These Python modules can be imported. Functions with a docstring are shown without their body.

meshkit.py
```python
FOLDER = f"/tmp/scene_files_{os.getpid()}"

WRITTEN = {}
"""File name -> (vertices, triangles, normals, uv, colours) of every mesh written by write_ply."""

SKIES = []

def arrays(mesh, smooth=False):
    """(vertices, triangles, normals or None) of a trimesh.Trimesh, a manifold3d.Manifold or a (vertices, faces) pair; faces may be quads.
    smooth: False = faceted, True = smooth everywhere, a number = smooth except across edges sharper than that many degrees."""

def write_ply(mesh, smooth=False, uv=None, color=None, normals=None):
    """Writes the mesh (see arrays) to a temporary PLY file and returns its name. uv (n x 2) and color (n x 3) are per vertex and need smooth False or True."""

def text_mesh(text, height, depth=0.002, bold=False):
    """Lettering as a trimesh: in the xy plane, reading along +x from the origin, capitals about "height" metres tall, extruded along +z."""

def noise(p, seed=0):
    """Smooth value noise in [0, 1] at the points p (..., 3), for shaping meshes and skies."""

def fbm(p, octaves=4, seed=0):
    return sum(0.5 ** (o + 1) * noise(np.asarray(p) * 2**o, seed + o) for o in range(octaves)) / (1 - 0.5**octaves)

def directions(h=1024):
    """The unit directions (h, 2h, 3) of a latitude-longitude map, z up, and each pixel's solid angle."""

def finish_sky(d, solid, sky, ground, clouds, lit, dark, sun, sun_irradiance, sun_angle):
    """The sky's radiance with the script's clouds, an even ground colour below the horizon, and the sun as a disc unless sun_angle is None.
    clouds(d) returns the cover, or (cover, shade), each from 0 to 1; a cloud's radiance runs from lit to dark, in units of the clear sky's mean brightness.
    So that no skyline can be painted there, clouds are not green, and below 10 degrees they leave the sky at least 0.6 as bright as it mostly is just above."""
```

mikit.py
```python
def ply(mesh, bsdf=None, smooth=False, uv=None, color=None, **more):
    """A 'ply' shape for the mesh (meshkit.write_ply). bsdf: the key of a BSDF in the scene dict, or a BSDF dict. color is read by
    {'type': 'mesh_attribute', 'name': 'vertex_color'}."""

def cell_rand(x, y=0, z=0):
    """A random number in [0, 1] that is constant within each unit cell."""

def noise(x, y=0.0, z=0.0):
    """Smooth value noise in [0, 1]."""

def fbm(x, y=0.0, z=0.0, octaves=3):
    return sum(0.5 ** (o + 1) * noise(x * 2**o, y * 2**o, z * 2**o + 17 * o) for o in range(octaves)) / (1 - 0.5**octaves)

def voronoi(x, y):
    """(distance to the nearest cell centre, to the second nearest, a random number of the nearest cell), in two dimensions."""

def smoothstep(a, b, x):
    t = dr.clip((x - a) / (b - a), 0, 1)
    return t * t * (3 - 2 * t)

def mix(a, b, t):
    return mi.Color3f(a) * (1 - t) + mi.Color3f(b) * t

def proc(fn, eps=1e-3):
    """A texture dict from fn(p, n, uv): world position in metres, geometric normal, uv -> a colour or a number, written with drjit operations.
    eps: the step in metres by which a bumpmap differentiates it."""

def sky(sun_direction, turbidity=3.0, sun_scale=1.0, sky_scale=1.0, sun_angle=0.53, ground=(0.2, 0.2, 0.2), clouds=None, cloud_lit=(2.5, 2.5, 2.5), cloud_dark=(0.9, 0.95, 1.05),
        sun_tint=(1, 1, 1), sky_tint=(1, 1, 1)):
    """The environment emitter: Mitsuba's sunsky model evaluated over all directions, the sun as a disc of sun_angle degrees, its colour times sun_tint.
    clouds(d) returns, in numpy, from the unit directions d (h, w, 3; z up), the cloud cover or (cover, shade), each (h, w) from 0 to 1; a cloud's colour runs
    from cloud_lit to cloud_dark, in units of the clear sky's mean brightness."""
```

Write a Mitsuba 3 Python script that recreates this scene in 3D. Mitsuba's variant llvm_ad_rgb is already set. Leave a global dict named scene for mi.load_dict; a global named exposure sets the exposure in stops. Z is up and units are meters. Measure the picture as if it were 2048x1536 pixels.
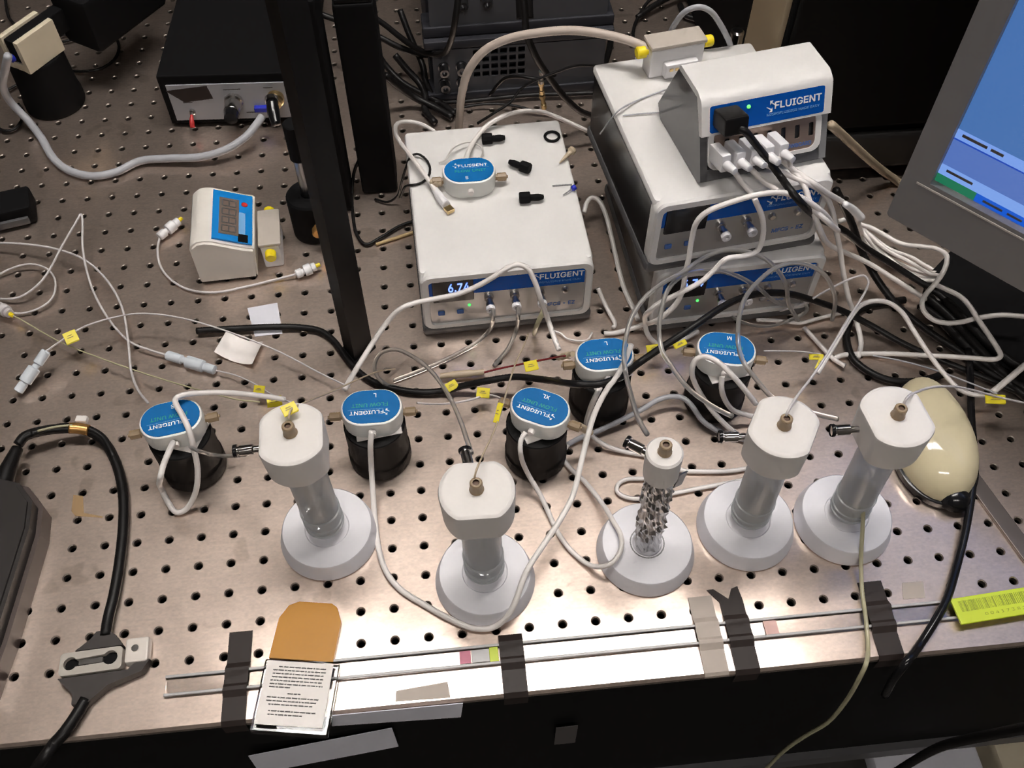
"""Optical breadboard with microfluidic pressure controllers, flow sensors and reservoirs. Units: metres, z up, the table top is z = 0."""
import math, random
import numpy as np, trimesh, manifold3d
import mitsuba as mi, mikit, meshkit
import drjit as dr
from shapely.geometry import Polygon

# ------------------------------------------------------------------ camera, lights, exposure
scene, labels = {}, {}
exposure = 1.28
ScT = mi.ScalarTransform4f
CAM = np.array([0.33388, -0.27101, 0.68888])
FWD = np.array([0.059657, 0.582675, -0.810513])
UPV = np.array([0.08044, 0.806512, 0.58572])
scene['camera'] = {'type': 'perspective', 'fov': 56.0017, 'fov_axis': 'x', 'near_clip': 0.01, 'far_clip': 50.0,
                   'to_world': ScT().look_at(origin=CAM.tolist(), target=(CAM + FWD).tolist(), up=UPV.tolist())}
LAMP = (13.0, 12.3, 11.6)          # radiance of the unseen bench light and the added rear fill
ROOM_GLOW = (0.02, 0.019, 0.019)
scene['sky'] = {'type': 'constant', 'radiance': {'type': 'rgb', 'value': list(ROOM_GLOW)}}

# ------------------------------------------------------------------ helpers
def uniq(name):
    if name not in scene and name not in labels and not any(k.startswith(name + '__') for k in scene): return name
    i = 1
    while True:
        k = f'{name}_{i:03d}'
        if k not in scene and k not in labels and not any(q.startswith(k + '__') for q in scene): return k
        i += 1

def thing(name, label, cat, group=None, kind=None):
    k = uniq(name); labels[k] = {'label': label, 'category': cat}
    if group: labels[k]['group'] = group
    if kind: labels[k]['kind'] = kind
    return k

def put(parent, name, mesh, mat, smooth=30, label=None, xf=None, **more):
    """one entry of the scene: a part of parent (or the thing itself when name is None)"""
    if isinstance(mesh, manifold3d.Manifold):
        m = mesh.to_mesh(); mesh = trimesh.Trimesh(np.array(m.vert_properties[:, :3]), np.array(m.tri_verts), process=False)
    if xf is not None: mesh = mesh.copy(); mesh.apply_transform(xf)
    k = parent if name is None else uniq(f'{parent}__{name}')
    scene[k] = mikit.ply(mesh, mat, smooth=smooth, **more)
    if label: labels[k] = {'label': label}
    return k

def struct(name, mesh, mat, label=None, smooth=False):
    scene[name] = mikit.ply(mesh, mat, smooth=smooth)
    labels[name] = {'kind': 'structure', 'label': label or name.replace('_', ' ')}

def xf(x=0, y=0, z=0, rz=0, rx=0, ry=0):
    """rotate about x, y, z (degrees, in that order), then move"""
    R = trimesh.transformations
    m = R.rotation_matrix(math.radians(rz), [0, 0, 1]) @ R.rotation_matrix(math.radians(ry), [0, 1, 0]) @ R.rotation_matrix(math.radians(rx), [1, 0, 0])
    m[:3, 3] = (x, y, z); return m

def cat(*ms): return trimesh.util.concatenate([m for m in ms])
def moved(m, *a, **k): m = m.copy(); m.apply_transform(xf(*a, **k)); return m

def box(sx, sy, sz, x=0, y=0, z=0):
    """plain box, centred in x and y, standing on z"""
    m = trimesh.creation.box((sx, sy, sz)); m.apply_translation((x, y, z + sz / 2)); return m

def rbox(sx, sy, sz, r, x=0, y=0, z=0, seg=2):
    """box with rounded edges, standing on z"""
    a = np.linspace(0, math.pi / 2, seg + 1); pts = []
    for i in a:
        for j in a:
            pts.append((math.cos(i) * math.cos(j), math.cos(i) * math.sin(j), math.sin(i)))
    pts = np.array(pts) * r; out = []
    for s in np.ndindex(2, 2, 2):
        q = np.array(s) * 2 - 1
        out.append((np.array([sx, sy, sz]) / 2 - r + pts) * q)
    m = trimesh.convex.convex_hull(np.vstack(out)); m.apply_translation((x, y, z + sz / 2)); return m

def loft(rings, caps=(True, True)):
    """rings: list of (n,3) closed loops, counter-clockwise seen from above, bottom to top"""
    rings = [np.asarray(r, float) for r in rings]; n = len(rings[0]); v = np.vstack(rings); f = []
    for k in range(len(rings) - 1):
        for i in range(n):
            a, b, c, d = k * n + i, k * n + (i + 1) % n, (k + 1) * n + (i + 1) % n, (k + 1) * n + i
            f += [(a, b, c), (a, c, d)]
    if caps[0]:
        v = np.vstack([v, rings[0].mean(0)]); f += [(len(v) - 1, (i + 1) % n, i) for i in range(n)]
    if caps[1]:
        o = (len(rings) - 1) * n; v = np.vstack([v, rings[-1].mean(0)]); f += [(len(v) - 1, o + i, o + (i + 1) % n) for i in range(n)]
    return trimesh.Trimesh(v, f, process=False)

def outline(poly, layers, q=6):
    """stack of a convex outline: layers = [(inset, z), ...]; the outline keeps its vertex count"""
    p = np.asarray(poly, float); c = p.mean(0); rings = []
    for inset, z in layers:
        d = p - c; l = np.linalg.norm(d, axis=1, keepdims=True)
        rings.append(np.c_[c + d * (1 - inset / np.maximum(l, 1e-9)), np.full(len(p), z)])
    return loft(rings)

def stadium(L, W, n=12):
    r = W / 2; h = L / 2 - r; out = []
    for k in range(n + 1): a = -math.pi / 2 + math.pi * k / n; out.append((h + r * math.cos(a), r * math.sin(a)))
    for k in range(n + 1): a = math.pi / 2 + math.pi * k / n; out.append((-h + r * math.cos(a), r * math.sin(a)))
    return np.array(out)

def rrect(w, h, r, n=4, x=0, y=0):
    out = []
    for cx, cy, a0 in ((1, -1, -90), (1, 1, 0), (-1, 1, 90), (-1, -1, 180)):
        for k in range(n + 1):
            a = math.radians(a0 + 90 * k / n); out.append((x + cx * (w / 2 - r) + r * math.cos(a), y + cy * (h / 2 - r) + r * math.sin(a)))
    return np.array(out)

def extrude(poly, h, z=0):
    m = trimesh.creation.extrude_polygon(poly if isinstance(poly, Polygon) else Polygon(poly), h, engine='earcut'); m.apply_translation((0, 0, z)); return m

def lathe(prof, n=32):
    m = trimesh.creation.revolve(np.array(prof, float), sections=n); return m

def cyl(r, h, z=0, n=24, bev=0.0):
    b = min(bev, r * .45, h * .45)
    p = [(0, z), (r - b, z), (r, z + b), (r, z + h - b), (r - b, z + h), (0, z + h)] if b else [(0, z), (r, z), (r, z + h), (0, z + h)]
    return lathe(p, n)

def spline(pts, per=6):
    p = np.asarray(pts, float)
    if len(p) < 3: return p
    q = np.vstack([2 * p[0] - p[1], p, 2 * p[-1] - p[-2]]); out = []
    for i in range(1, len(q) - 2):
        p0, p1, p2, p3 = q[i - 1], q[i], q[i + 1], q[i + 2]
        d = [max(np.linalg.norm(b - a), 1e-6) ** .5 for a, b in ((p0, p1), (p1, p2), (p2, p3))]
        t0 = 0; t1 = d[0]; t2 = t1 + d[1]; t3 = t2 + d[2]
        for t in np.linspace(t1, t2, per, endpoint=False):
            a1 = (t1 - t) / (t1 - t0) * p0 + (t - t0) / (t1 - t0) * p1
            a2 = (t2 - t) / (t2 - t1) * p1 + (t - t1) / (t2 - t1) * p2
            a3 = (t3 - t) / (t3 - t2) * p2 + (t - t2) / (t3 - t2) * p3
            b1 = (t2 - t) / (t2 - t0) * a1 + (t - t0) / (t2 - t0) * a2
            b2 = (t3 - t) / (t3 - t1) * a2 + (t - t1) / (t3 - t1) * a3
            out.append((t2 - t) / (t2 - t1) * b1 + (t - t1) / (t2 - t1) * b2)
    out.append(p[-1]); return np.array(out)

def tube(pts, r, n=10, per=6, smooth=True):
    """round cord along a spline; r a number or one radius per control point"""
    c = spline(pts, per) if smooth else np.asarray(pts, float)
    rr = np.full(len(c), r) if np.isscalar(r) else np.interp(np.linspace(0, 1, len(c)), np.linspace(0, 1, len(r)), r)
    t = np.gradient(c, axis=0); t /= np.linalg.norm(t, axis=1, keepdims=True) + 1e-12
    u = np.cross(t[0], [0, 0, 1.0]); u = u / np.linalg.norm(u) if np.linalg.norm(u) > 1e-3 else np.array([1.0, 0, 0])
    rings = []; ang = np.arange(n) * 2 * math.pi / n
    for i in range(len(c)):
        u = u - t[i] * (u @ t[i]); u /= np.linalg.norm(u) + 1e-12; w = np.cross(t[i], u)
        rings.append(c[i] + rr[i] * (np.cos(ang)[:, None] * u + np.sin(ang)[:, None] * w))
    return loft(rings)

def rod(a, b, prof, n=16):
    """lathe profile [(r, t)], t in metres from a towards b"""
    a, b = np.asarray(a, float), np.asarray(b, float); d = (b - a) / np.linalg.norm(b - a)
    m = lathe(prof, n); m.apply_transform(trimesh.geometry.align_vectors([0, 0, 1], d)); m.apply_translation(a); return m

def text(s, h, depth=.0003, bold=False, center=False, width=None):
    m = meshkit.text_mesh(s, h, depth, bold)
    if width: m.apply_scale([width / (m.bounds[1][0] - m.bounds[0][0]), 1, 1])
    m.apply_translation((-m.bounds[:, 0].mean() if center else -m.bounds[0][0], 0, 0)); return m

def emblem(h, depth=.0003):
    """two arrows flying apart, as printed before the maker's word"""
    s = h / 10; P = []
    P.append([(0, 9), (3.2, 9), (0, 5)]); P.append([(2.0, 7.4), (5.8, 4.6), (5.4, 3.6), (1.4, 6.6)])
    P.append([(-.6, -2), (2.6, -2), (2.6, 2.2)]); P.append([(-3.6, 2.9), (-3.2, 3.6), (1.6, .9), (1.0, -.2)])
    return cat(*[extrude(np.array(p) * s, depth) for p in P])

FRONT = dict(rx=90)   # stands a print made in the xy plane up, facing -y

# ------------------------------------------------------------------ materials
def rgb(*c): return {'type': 'rgb', 'value': list(c)}
def pl(key, c, rough=.45, metal=0.0, spec=.5, **more):
    scene[key] = {'type': 'twosided', 'b': {'type': 'principled', 'base_color': rgb(*c) if isinstance(c, (tuple, list)) else c, 'roughness': rough, 'metallic': metal, 'specular': spec, **more}}

def steel_colour(p, n, uv):
    x, y = p.x, p.y
    blot = mikit.fbm(x * 9 + 3, y * 9, 0, 4); streak = mikit.noise(x * 60, y * 700, 3); fine = mikit.fbm(x * 420, y * 700, 9, 2); smear = mikit.fbm(x * 30 + 11, y * 22, 21, 4)
    v = .97 + .16 * (blot - .5) + .06 * (streak - .5) + .18 * (fine - .5) + .16 * (smear - .5)
    spot = mikit.smoothstep(.72, .80, mikit.fbm(x * 38, y * 38, 7, 3))
    c = mi.Color3f(.64, .525, .455) * v
    return mikit.mix(c, mi.Color3f(.36, .28, .22) * v, spot * .35)
def steel_rough(p, n, uv):
    return .19 + .07 * (mikit.fbm(p.x * 14, p.y * 14, 5, 3) - .5) + .05 * (mikit.noise(p.x * 60, p.y * 700, 2) - .5) + .10 * (mikit.fbm(p.x * 40, p.y * 40, 31, 3) - .5)
def steel(rough): return {'type': 'principled', 'base_color': mikit.proc(steel_colour), 'metallic': .97, 'roughness': rough, 'specular': .5}
scene['steel_table'] = {'type': 'twosided', 'b': {'type': 'blendbsdf', 'weight': .55, 'a': steel(mikit.proc(steel_rough)), 'b': steel(.47)}}
pl('hole_metal', (.50, .43, .38), .4, 1.0)
pl('black_paint', (.004, .004, .0042), .6, 0, .2)
pl('black_matt', (.0045, .0045, .005), .75, 0, .12)
pl('black_gloss', (.007, .007, .008), .2, 0, .4)
pl('black_anodised', (.0045, .0043, .0043), .5, 0, .14)
pl('black_cable', (.007, .0065, .0065), .42, 0, .25)
pl('black_tape', (.026, .019, .017), .5, 0, .25)
pl('dark_grey', (.075, .075, .078), .38)
pl('mid_grey', (.20, .20, .205), .4)
pl('shiny_grey', (.06, .06, .063), .12)
pl('panel_grey', (.36, .355, .35), .32, .5)
pl('panel_brown', (.36, .27, .225), .25, .6)
pl('box_white', (.70, .685, .67), .35)
pl('cap_white', (.655, .625, .60), .55)
pl('unit_white', (.75, .71, .655), .42)
pl('sensor_white', (.72, .73, .70), .38)
pl('base_white', (.69, .68, .715), .42)
pl('cable_white', (.76, .72, .69), .42)
pl('cable_grey', (.36, .365, .39), .45)
pl('cable_tan', (.45, .38, .33), .5)
pl('plug_white', (.74, .73, .74), .4)
pl('blue_print', (.003, .075, .36), .4, 0, .2)
pl('blue_label', (.005, .125, .36), .4, 0, .25)
pl('blue_unit', (.008, .20, .56), .4, 0, .25)
pl('white_print', (.82, .84, .86), .5)
pl('green_print', (.02, .30, .27), .5)
pl('pale_print', (.16, .36, .62), .5)
pl('blue_mark', (.05, .12, .34), .5)
pl('chrome', (.62, .60, .58), .14, 1.0)
pl('brass', (.62, .47, .24), .3, 1.0)
pl('peek', (.24, .17, .10), .45)
pl('peek_shade', (.09, .05, .03), .6)
pl('yellow', (.80, .63, .015), .45)
pl('yellow_tape', (.72, .60, .02), .4)
pl('lime', (.50, .60, .03), .45)
pl('red', (.45, .03, .03), .4)
pl('dark_red', (.16, .015, .02), .4)
pl('blue_plastic', (.02, .03, .38), .35)
pl('cream', (.60, .53, .40), .45)
pl('mouse_cream', (.62, .545, .36), .10)
pl('amber', (.47, .215, .03), .40, 0, .25)
pl('paper', (.80, .76, .73), .7)
pl('paper_cool', (.62, .62, .68), .7)
pl('ink', (.08, .075, .075), .7)
pl('grey_tape', (.40, .345, .30), .6)
pl('tan_panel', (.30, .235, .155), .5)
pl('monitor_grey', (.165, .160, .162), .42)
pl('monitor_line', (.42, .39, .36), .4)
pl('instrument_grey', (.030, .031, .038), .5, 0, .3)
pl('instrument_pale', (.075, .078, .088), .45, 0, .3)
pl('wood_stick', (.50, .36, .18), .6)
pl('brick_black', (.020, .017, .016), .42)
pl('foil', (.56, .56, .57), .26, 1.0)
pl('steel_bar', (.16, .135, .12), .4, .7)
pl('switch_grey', (.38, .35, .31), .4)
scene['tubing'] = {'type': 'principled', 'base_color': rgb(.80, .78, .75), 'roughness': .10, 'spec_trans': .84, 'eta': 1.36}
scene['tubing_milky'] = {'type': 'principled', 'base_color': rgb(.80, .76, .76), 'roughness': .3, 'spec_trans': .35, 'eta': 1.36}
scene['tubing_yellow'] = {'type': 'principled', 'base_color': rgb(.62, .58, .38), 'roughness': .25, 'spec_trans': .4, 'eta': 1.36}
scene['tubing_tan'] = {'type': 'principled', 'base_color': rgb(.52, .42, .30), 'roughness': .25, 'spec_trans': .2, 'eta': 1.36}
scene['clear_plastic'] = {'type': 'dielectric', 'int_ior': 1.49, 'ext_ior': 1.0}
scene['water'] = {'type': 'dielectric', 'int_ior': 1.33, 'ext_ior': 1.0}
scene['clear_tube_wall'] = {'type': 'principledthin', 'base_color': rgb(.84, .86, .87), 'roughness': .16, 'spec_trans': .50, 'diff_trans': .8, 'eta': 1.45}
scene['milky_water'] = {'type': 'principled', 'base_color': rgb(.70, .65, .56), 'roughness': .2, 'spec_trans': .3, 'eta': 1.33}
scene['frosted'] = {'type': 'principled', 'base_color': rgb(.74, .75, .76), 'roughness': .25, 'spec_trans': .5, 'eta': 1.45}
def glow(c): return {'type': 'area', 'radiance': rgb(*c)}

# ------------------------------------------------------------------ the room (mostly out of view; its tones set for the light and reflections on the bench)
pl('wall_paint', (.16, .145, .13), .8); pl('wall_dark', (.035, .03, .027), .8); pl('ceiling_tile', (.80, .77, .74), .85); pl('floor_vinyl', (.06, .055, .05), .6)
ZC, ZF = 1.95, -0.90
struct('floor', box(6, 6, .05, .4, .8, ZF - .05), 'floor_vinyl')
struct('ceiling', box(6, 6, .05, .4, .8, ZC), 'ceiling_tile')  # out of view; kept pale so the steel mirrors it brightly
struct('unseen_wall_back', box(6, .05, ZC - ZF, .4, 2.9, ZF), 'wall_dark')  # out of view; kept dark to darken the far steel by reflection
struct('wall_front', box(6, .05, ZC - ZF, .4, -2.2, ZF), 'wall_paint')
struct('wall_left', box(.05, 4.85, ZC - ZF, -2.1, .2, ZF), 'wall_paint')
struct('wall_right', box(.05, 4.85, ZC - ZF, 2.9, .2, ZF), 'wall_paint')
for lx, ly, w, d, lab in ((.45, .50, 1.35, .25, 'unseen long ceiling light above the optical bench, lighting its bright front edge'), (.30, -1.30, 1.25, .16, 'added slim fill light on the ceiling behind the photographer')):  # both out of view; the rear one is added as fill for front faces
    t = thing('unseen_ceiling_light', lab, 'ceiling light')
    put(t, 'housing', box(w + .06, d + .06, .06, lx, ly, ZC - .065), 'ceiling_tile', False)
    m = trimesh.Trimesh([(lx - w / 2, ly - d / 2, ZC - .066), (lx + w / 2, ly - d / 2, ZC - .066), (lx + w / 2, ly + d / 2, ZC - .066), (lx - w / 2, ly + d / 2, ZC - .066)], [(0, 2, 1), (0, 3, 2)], process=False)
    put(t, 'diffuser', m, 'ceiling_tile', False, emitter=glow(LAMP))

# ------------------------------------------------------------------ optical table: a tapped hole every 25 mm
PITCH, YF = .025, -.0495
IX, JY = range(-11, 43), range(0, 37)
def breadboard():
    n = 12; ang = np.arange(n) * 2 * math.pi / n; ring = np.c_[np.cos(ang), np.sin(ang)]; h = PITCH / 2
    corner = np.array([(h, h), (-h, h), (-h, -h), (h, -h)])
    v = np.vstack([np.c_[corner, np.zeros(4)], np.c_[ring * .0037, np.zeros(n)]]); f = []
    for k in range(n):
        q = int(((k + .5) * 360 / n) // 90); f.append((4 + k, q, 4 + (k + 1) % n))
    for q in range(4): f.append((q, (q + 1) % 4, 4 + 3 * (q + 1) % n))
    w = np.vstack([np.c_[ring * .0037, np.zeros(n)], np.c_[ring * .0029, np.full(n, -.0009)], np.c_[ring * .0029, np.full(n, -.0048)]]); g = []
    for k in range(n):
        for o in (0, n): a, b = o + k, o + (k + 1) % n; g += [(a, b, b + n), (a, b + n, a + n)]
    pos = np.array([(i * PITCH, j * PITCH, 0) for i in IX for j in JY])
    def rep(v, f): return trimesh.Trimesh((pos[:, None] + v[None]).reshape(-1, 3), (np.array(f)[None] + (np.arange(len(pos)) * len(v))[:, None, None]).reshape(-1, 3), process=False)
    return rep(v, f), rep(w, g)
top, walls = breadboard()
x0, x1 = (IX[0] - .5) * PITCH, (IX[-1] + .5) * PITCH; y1 = (JY[-1] + .5) * PITCH
edge = trimesh.Trimesh([(x0, YF + .002, 0), (x1, YF + .002, 0), (x1, -PITCH / 2, 0), (x0, -PITCH / 2, 0), (x0, YF, -.002), (x1, YF, -.002), (x0, YF, -.006), (x1, YF, -.006)], [(0, 1, 2), (0, 2, 3), (4, 5, 1), (4, 1, 0), (6, 7, 5), (6, 5, 4)], process=False)
tb = thing('optical_table', 'steel optical breadboard table drilled with a grid of threaded holes', 'table')
put(tb, 'top_plate', cat(top, edge), 'steel_table', False)
put(tb, 'tapped_holes', cat(walls), 'hole_metal', False, 'rows of dark tapped holes'); labels[tb + '__tapped_holes']['kind'] = 'stuff'
put(tb, 'core', box(x1 - x0, y1 - YF - .002, .21, (x0 + x1) / 2, (y1 + YF + .004) / 2, -.262), 'black_paint', False, 'black painted side')
for wx, wy, sx, sy in (((x0 + x1) / 2, YF + .0025, x1 - x0, .003), ((x0 + x1) / 2, y1 - .0015, x1 - x0, .003), (x0 + .0015, (YF + y1) / 2, .003, y1 - YF), (x1 - .0015, (YF + y1) / 2, .003, y1 - YF)):
    put(tb, 'rim', box(sx, sy, .053, wx, wy, -.0545), 'black_paint', False, 'black painted side')
put(tb, 'lower_skin', box(x1 - x0, .02, .022, (x0 + x1) / 2, YF + .006, -.284), 'dark_grey', False, 'dark grey bottom rail')
put(tb, 'pedestal', box(.30, .50, -.285 - ZF, .1, .5, ZF), 'black_paint', False)
put(tb, 'pedestal', box(.30, .50, -.285 - ZF, .85, .6, ZF), 'black_paint', False)

# ------------------------------------------------------------------ pressure controllers (three white boxes with a blue and grey front)
BW, BH = .152, .078
def controller(x, y, z, rz, depth, label, display, litup, labelside=False):
    """front left bottom corner at x, y, z; local x along the front, y into the depth"""
    t = thing('pressure_controller', label, 'instrument', 'white pressure controllers')
    X = xf(x, y, z, rz); H = BH
    # white sheet-metal hood: a rounded slab front frame plus a top
    ring = [np.c_[rrect(BW, H - .008, .008, 4, BW / 2, (H + .008) / 2)[:, 0], np.zeros(20), rrect(BW, H - .008, .008, 4, BW / 2, (H + .008) / 2)[:, 1]]]
    o = rrect(BW, H - .008, .009, 4, BW / 2, (H + .008) / 2); i = rrect(BW - .013, H - .021, .005, 4, BW / 2, (H + .008) / 2 - .001)
    def at(p, yy): return np.c_[p[:, 0], np.full(len(p), yy), p[:, 1]]
    ob = rrect(BW - .003, H - .011, .008, 4, BW / 2, (H + .008) / 2)
    frame = loft([at(i, .0035), at(i, .0004), at(ob, 0), at(o, .002), at(o, .012)][::-1], (True, True))
    put(t, 'front_frame', frame, 'box_white', 35, 'white rounded front frame', X)
    put(t, 'hood', cat(rbox(BW, depth - .004, .010, .004, BW / 2, depth / 2 + .004, H - .010)), 'box_white', 35, 'white lid', X)
    put(t, 'side_panel', rbox(.006, depth - .014, H - .012, .002, .0035, depth / 2 + .004, .004), 'black_gloss', 30, 'dark side panel', X)
    put(t, 'side_panel', rbox(.006, depth - .014, H - .012, .002, BW - .0035, depth / 2 + .004, .004), 'black_gloss', 30, 'dark side panel', X)
    put(t, 'back_panel', box(BW - .010, .003, H - .012, BW / 2, depth - .004, .004), 'black_matt', False, None, X)
    put(t, 'bottom_tray', rbox(BW + .003, depth + .001, .012, .004, BW / 2, depth / 2, 0), 'dark_grey', 30, 'dark grey bottom tray', X)
    pw, x0 = BW - .014, .007
    F = X @ xf(0, .0034, 0, rx=90)
    put(t, 'grey_panel', extrude(rrect(pw, H - .022, .0045, 4, BW / 2, (H + .008) / 2 - .001), .0008), 'panel_grey', False, 'metallic grey lower front panel', F)
    split = .0505
    b = Polygon(rrect(pw - .0006, H - .0226, .0045, 4, BW / 2, (H + .008) / 2 - .001)).intersection(Polygon([(0, split), (BW, split), (BW, .2), (0, .2)]))
    put(t, 'blue_stripe', extrude(b, .0006), 'blue_print', False, 'dark blue stripe behind the name', X @ xf(0, .0028, 0, rx=90))
    L = X @ xf(0, .0024, 0, rx=90)
    put(t, 'lettering', moved(text('FLUIGENT', .0062, .0003, True, width=.0395), .1045, .0598, 0), 'white_print', False, 'white maker name', L)
    put(t, 'tagline', moved(text('MICROFLUIDICS MADE EASY', .0021, .0003, width=.043), .0985, .0545, 0), 'pale_print', False, 'small pale line of print', L)
    put(t, 'emblem', moved(emblem(.0085), .0995, .0590, 0), 'white_print', False, 'white arrows emblem', L)
    put(t, 'model_print', moved(text('MFCS - EZ', .0042, .0003, True, width=.028), .1095, .0225, 0), 'blue_mark', False, 'blue model lettering', X @ xf(0, .0026, 0, rx=90))
    d = put(t, 'display', rbox(.036, .0026, .028, .0008, .0282, .0018, .0435), 'black_gloss', 30, 'black display window', X)
    if display:
        c = glow((.05, .17, 1.0)) if litup else None
        put(t, 'display__digits', moved(text(display, .0098, .0003, True, width=.0185), .0240, .0572, 0), 'white_print', False, 'glowing blue digits', X @ xf(0, .0002, 0, rx=90), emitter=c)
    for k, px in enumerate((.0165, .0335)):
        put(t, 'button', rbox(.0062, .002, .0048, .0008, px, .0018, .0255), 'blue_mark', 30, 'small blue push button', X)
    if litup: put(t, 'power_light', lathe([(0, 0), (.0013, 0), (.0013, .0008), (0, .0014)], 10), 'green_print', 30, 'green lit lamp', X @ xf(.0418, .0026, .0352, rx=90), emitter=glow((.06, .75, .08)))
    for k in range(4):
        px, pz = .0595 + .0228 * k, .0435
        C = X @ xf(px, .0026, pz, rx=90)
        if k < litup_ports[t_index]:
            p = put(t, 'outlet', lathe([(.0000, 0), (.0042, 0), (.0042, .0040), (.0030, .0046), (.0030, .0085), (.0038, .0090), (.0038, .0125), (.0026, .0132), (0, .0132)], 14), 'chrome', 35, 'chrome pneumatic outlet', C)
            put(p, 'collar', lathe([(.0022, .0128), (.0041, .0128), (.0043, .0150), (.0040, .0166), (.0022, .0168), (.0018, .0150)], 18), 'plug_white', 35, 'pale ring', C)
        else:
            put(t, 'outlet', lathe([(0, 0), (.0034, 0), (.0034, .0016), (.0024, .0034), (0, .0040)], 14), 'chrome', 35, 'domed blank outlet', C)
    return t
litup_ports, t_index = (3, 2, 2), 0
controller(.3112, .2855, 0, 1.9, .190, 'white pressure controller box standing alone, with the flow sensor and loose plugs on its lid', '6.74', True)
t_index = 1
controller(.5145, .2695, 0, 3.0, .190, 'white pressure controller at the bottom of the stack, half hidden by cables', '6.74', True)
t_index = 2
controller(.5040, .2715, .0785, 7.2, .186, 'white pressure controller with an unlit display, directly under the cable hub', None, False)
yt = thing('warning_label', 'yellow warning label stuck to the dark left side of the stacked controllers', 'label')
put(yt, None, box(.0006, .060, .030, .5136, .345, .020), 'yellow_tape', False)

# ------------------------------------------------------------------ cable hub on top of the stack
HO, HR = (0.5418, 0.2905, .157), 10.3
HX = xf(*HO, HR); HW = .1097
hub = thing('cable_hub', 'white cable hub with dark sides and five white plugs, on top of the stacked controllers', 'instrument')
side = np.array([(0, .004), (.004, 0), (.086, 0), (.095, .010), (.0665, .066), (.0268, .066)])
sh = extrude(side, .006); sh.apply_transform(np.array([[0, 0, 1, 0], [1, 0, 0, 0], [0, 1, 0, 0], [0, 0, 0, 1.0]]))
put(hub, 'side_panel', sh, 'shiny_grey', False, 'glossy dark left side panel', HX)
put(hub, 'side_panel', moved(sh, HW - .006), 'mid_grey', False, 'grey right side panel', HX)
body = np.array([(.011, .012), (.011, .002), (.084, .002), (.092, .010), (.0655, .064), (.0345, .064)])
sb = extrude(body, HW - .012); sb.apply_transform(np.array([[0, 0, 1, .006], [1, 0, 0, 0], [0, 1, 0, 0], [0, 0, 0, 1.0]]))
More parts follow.
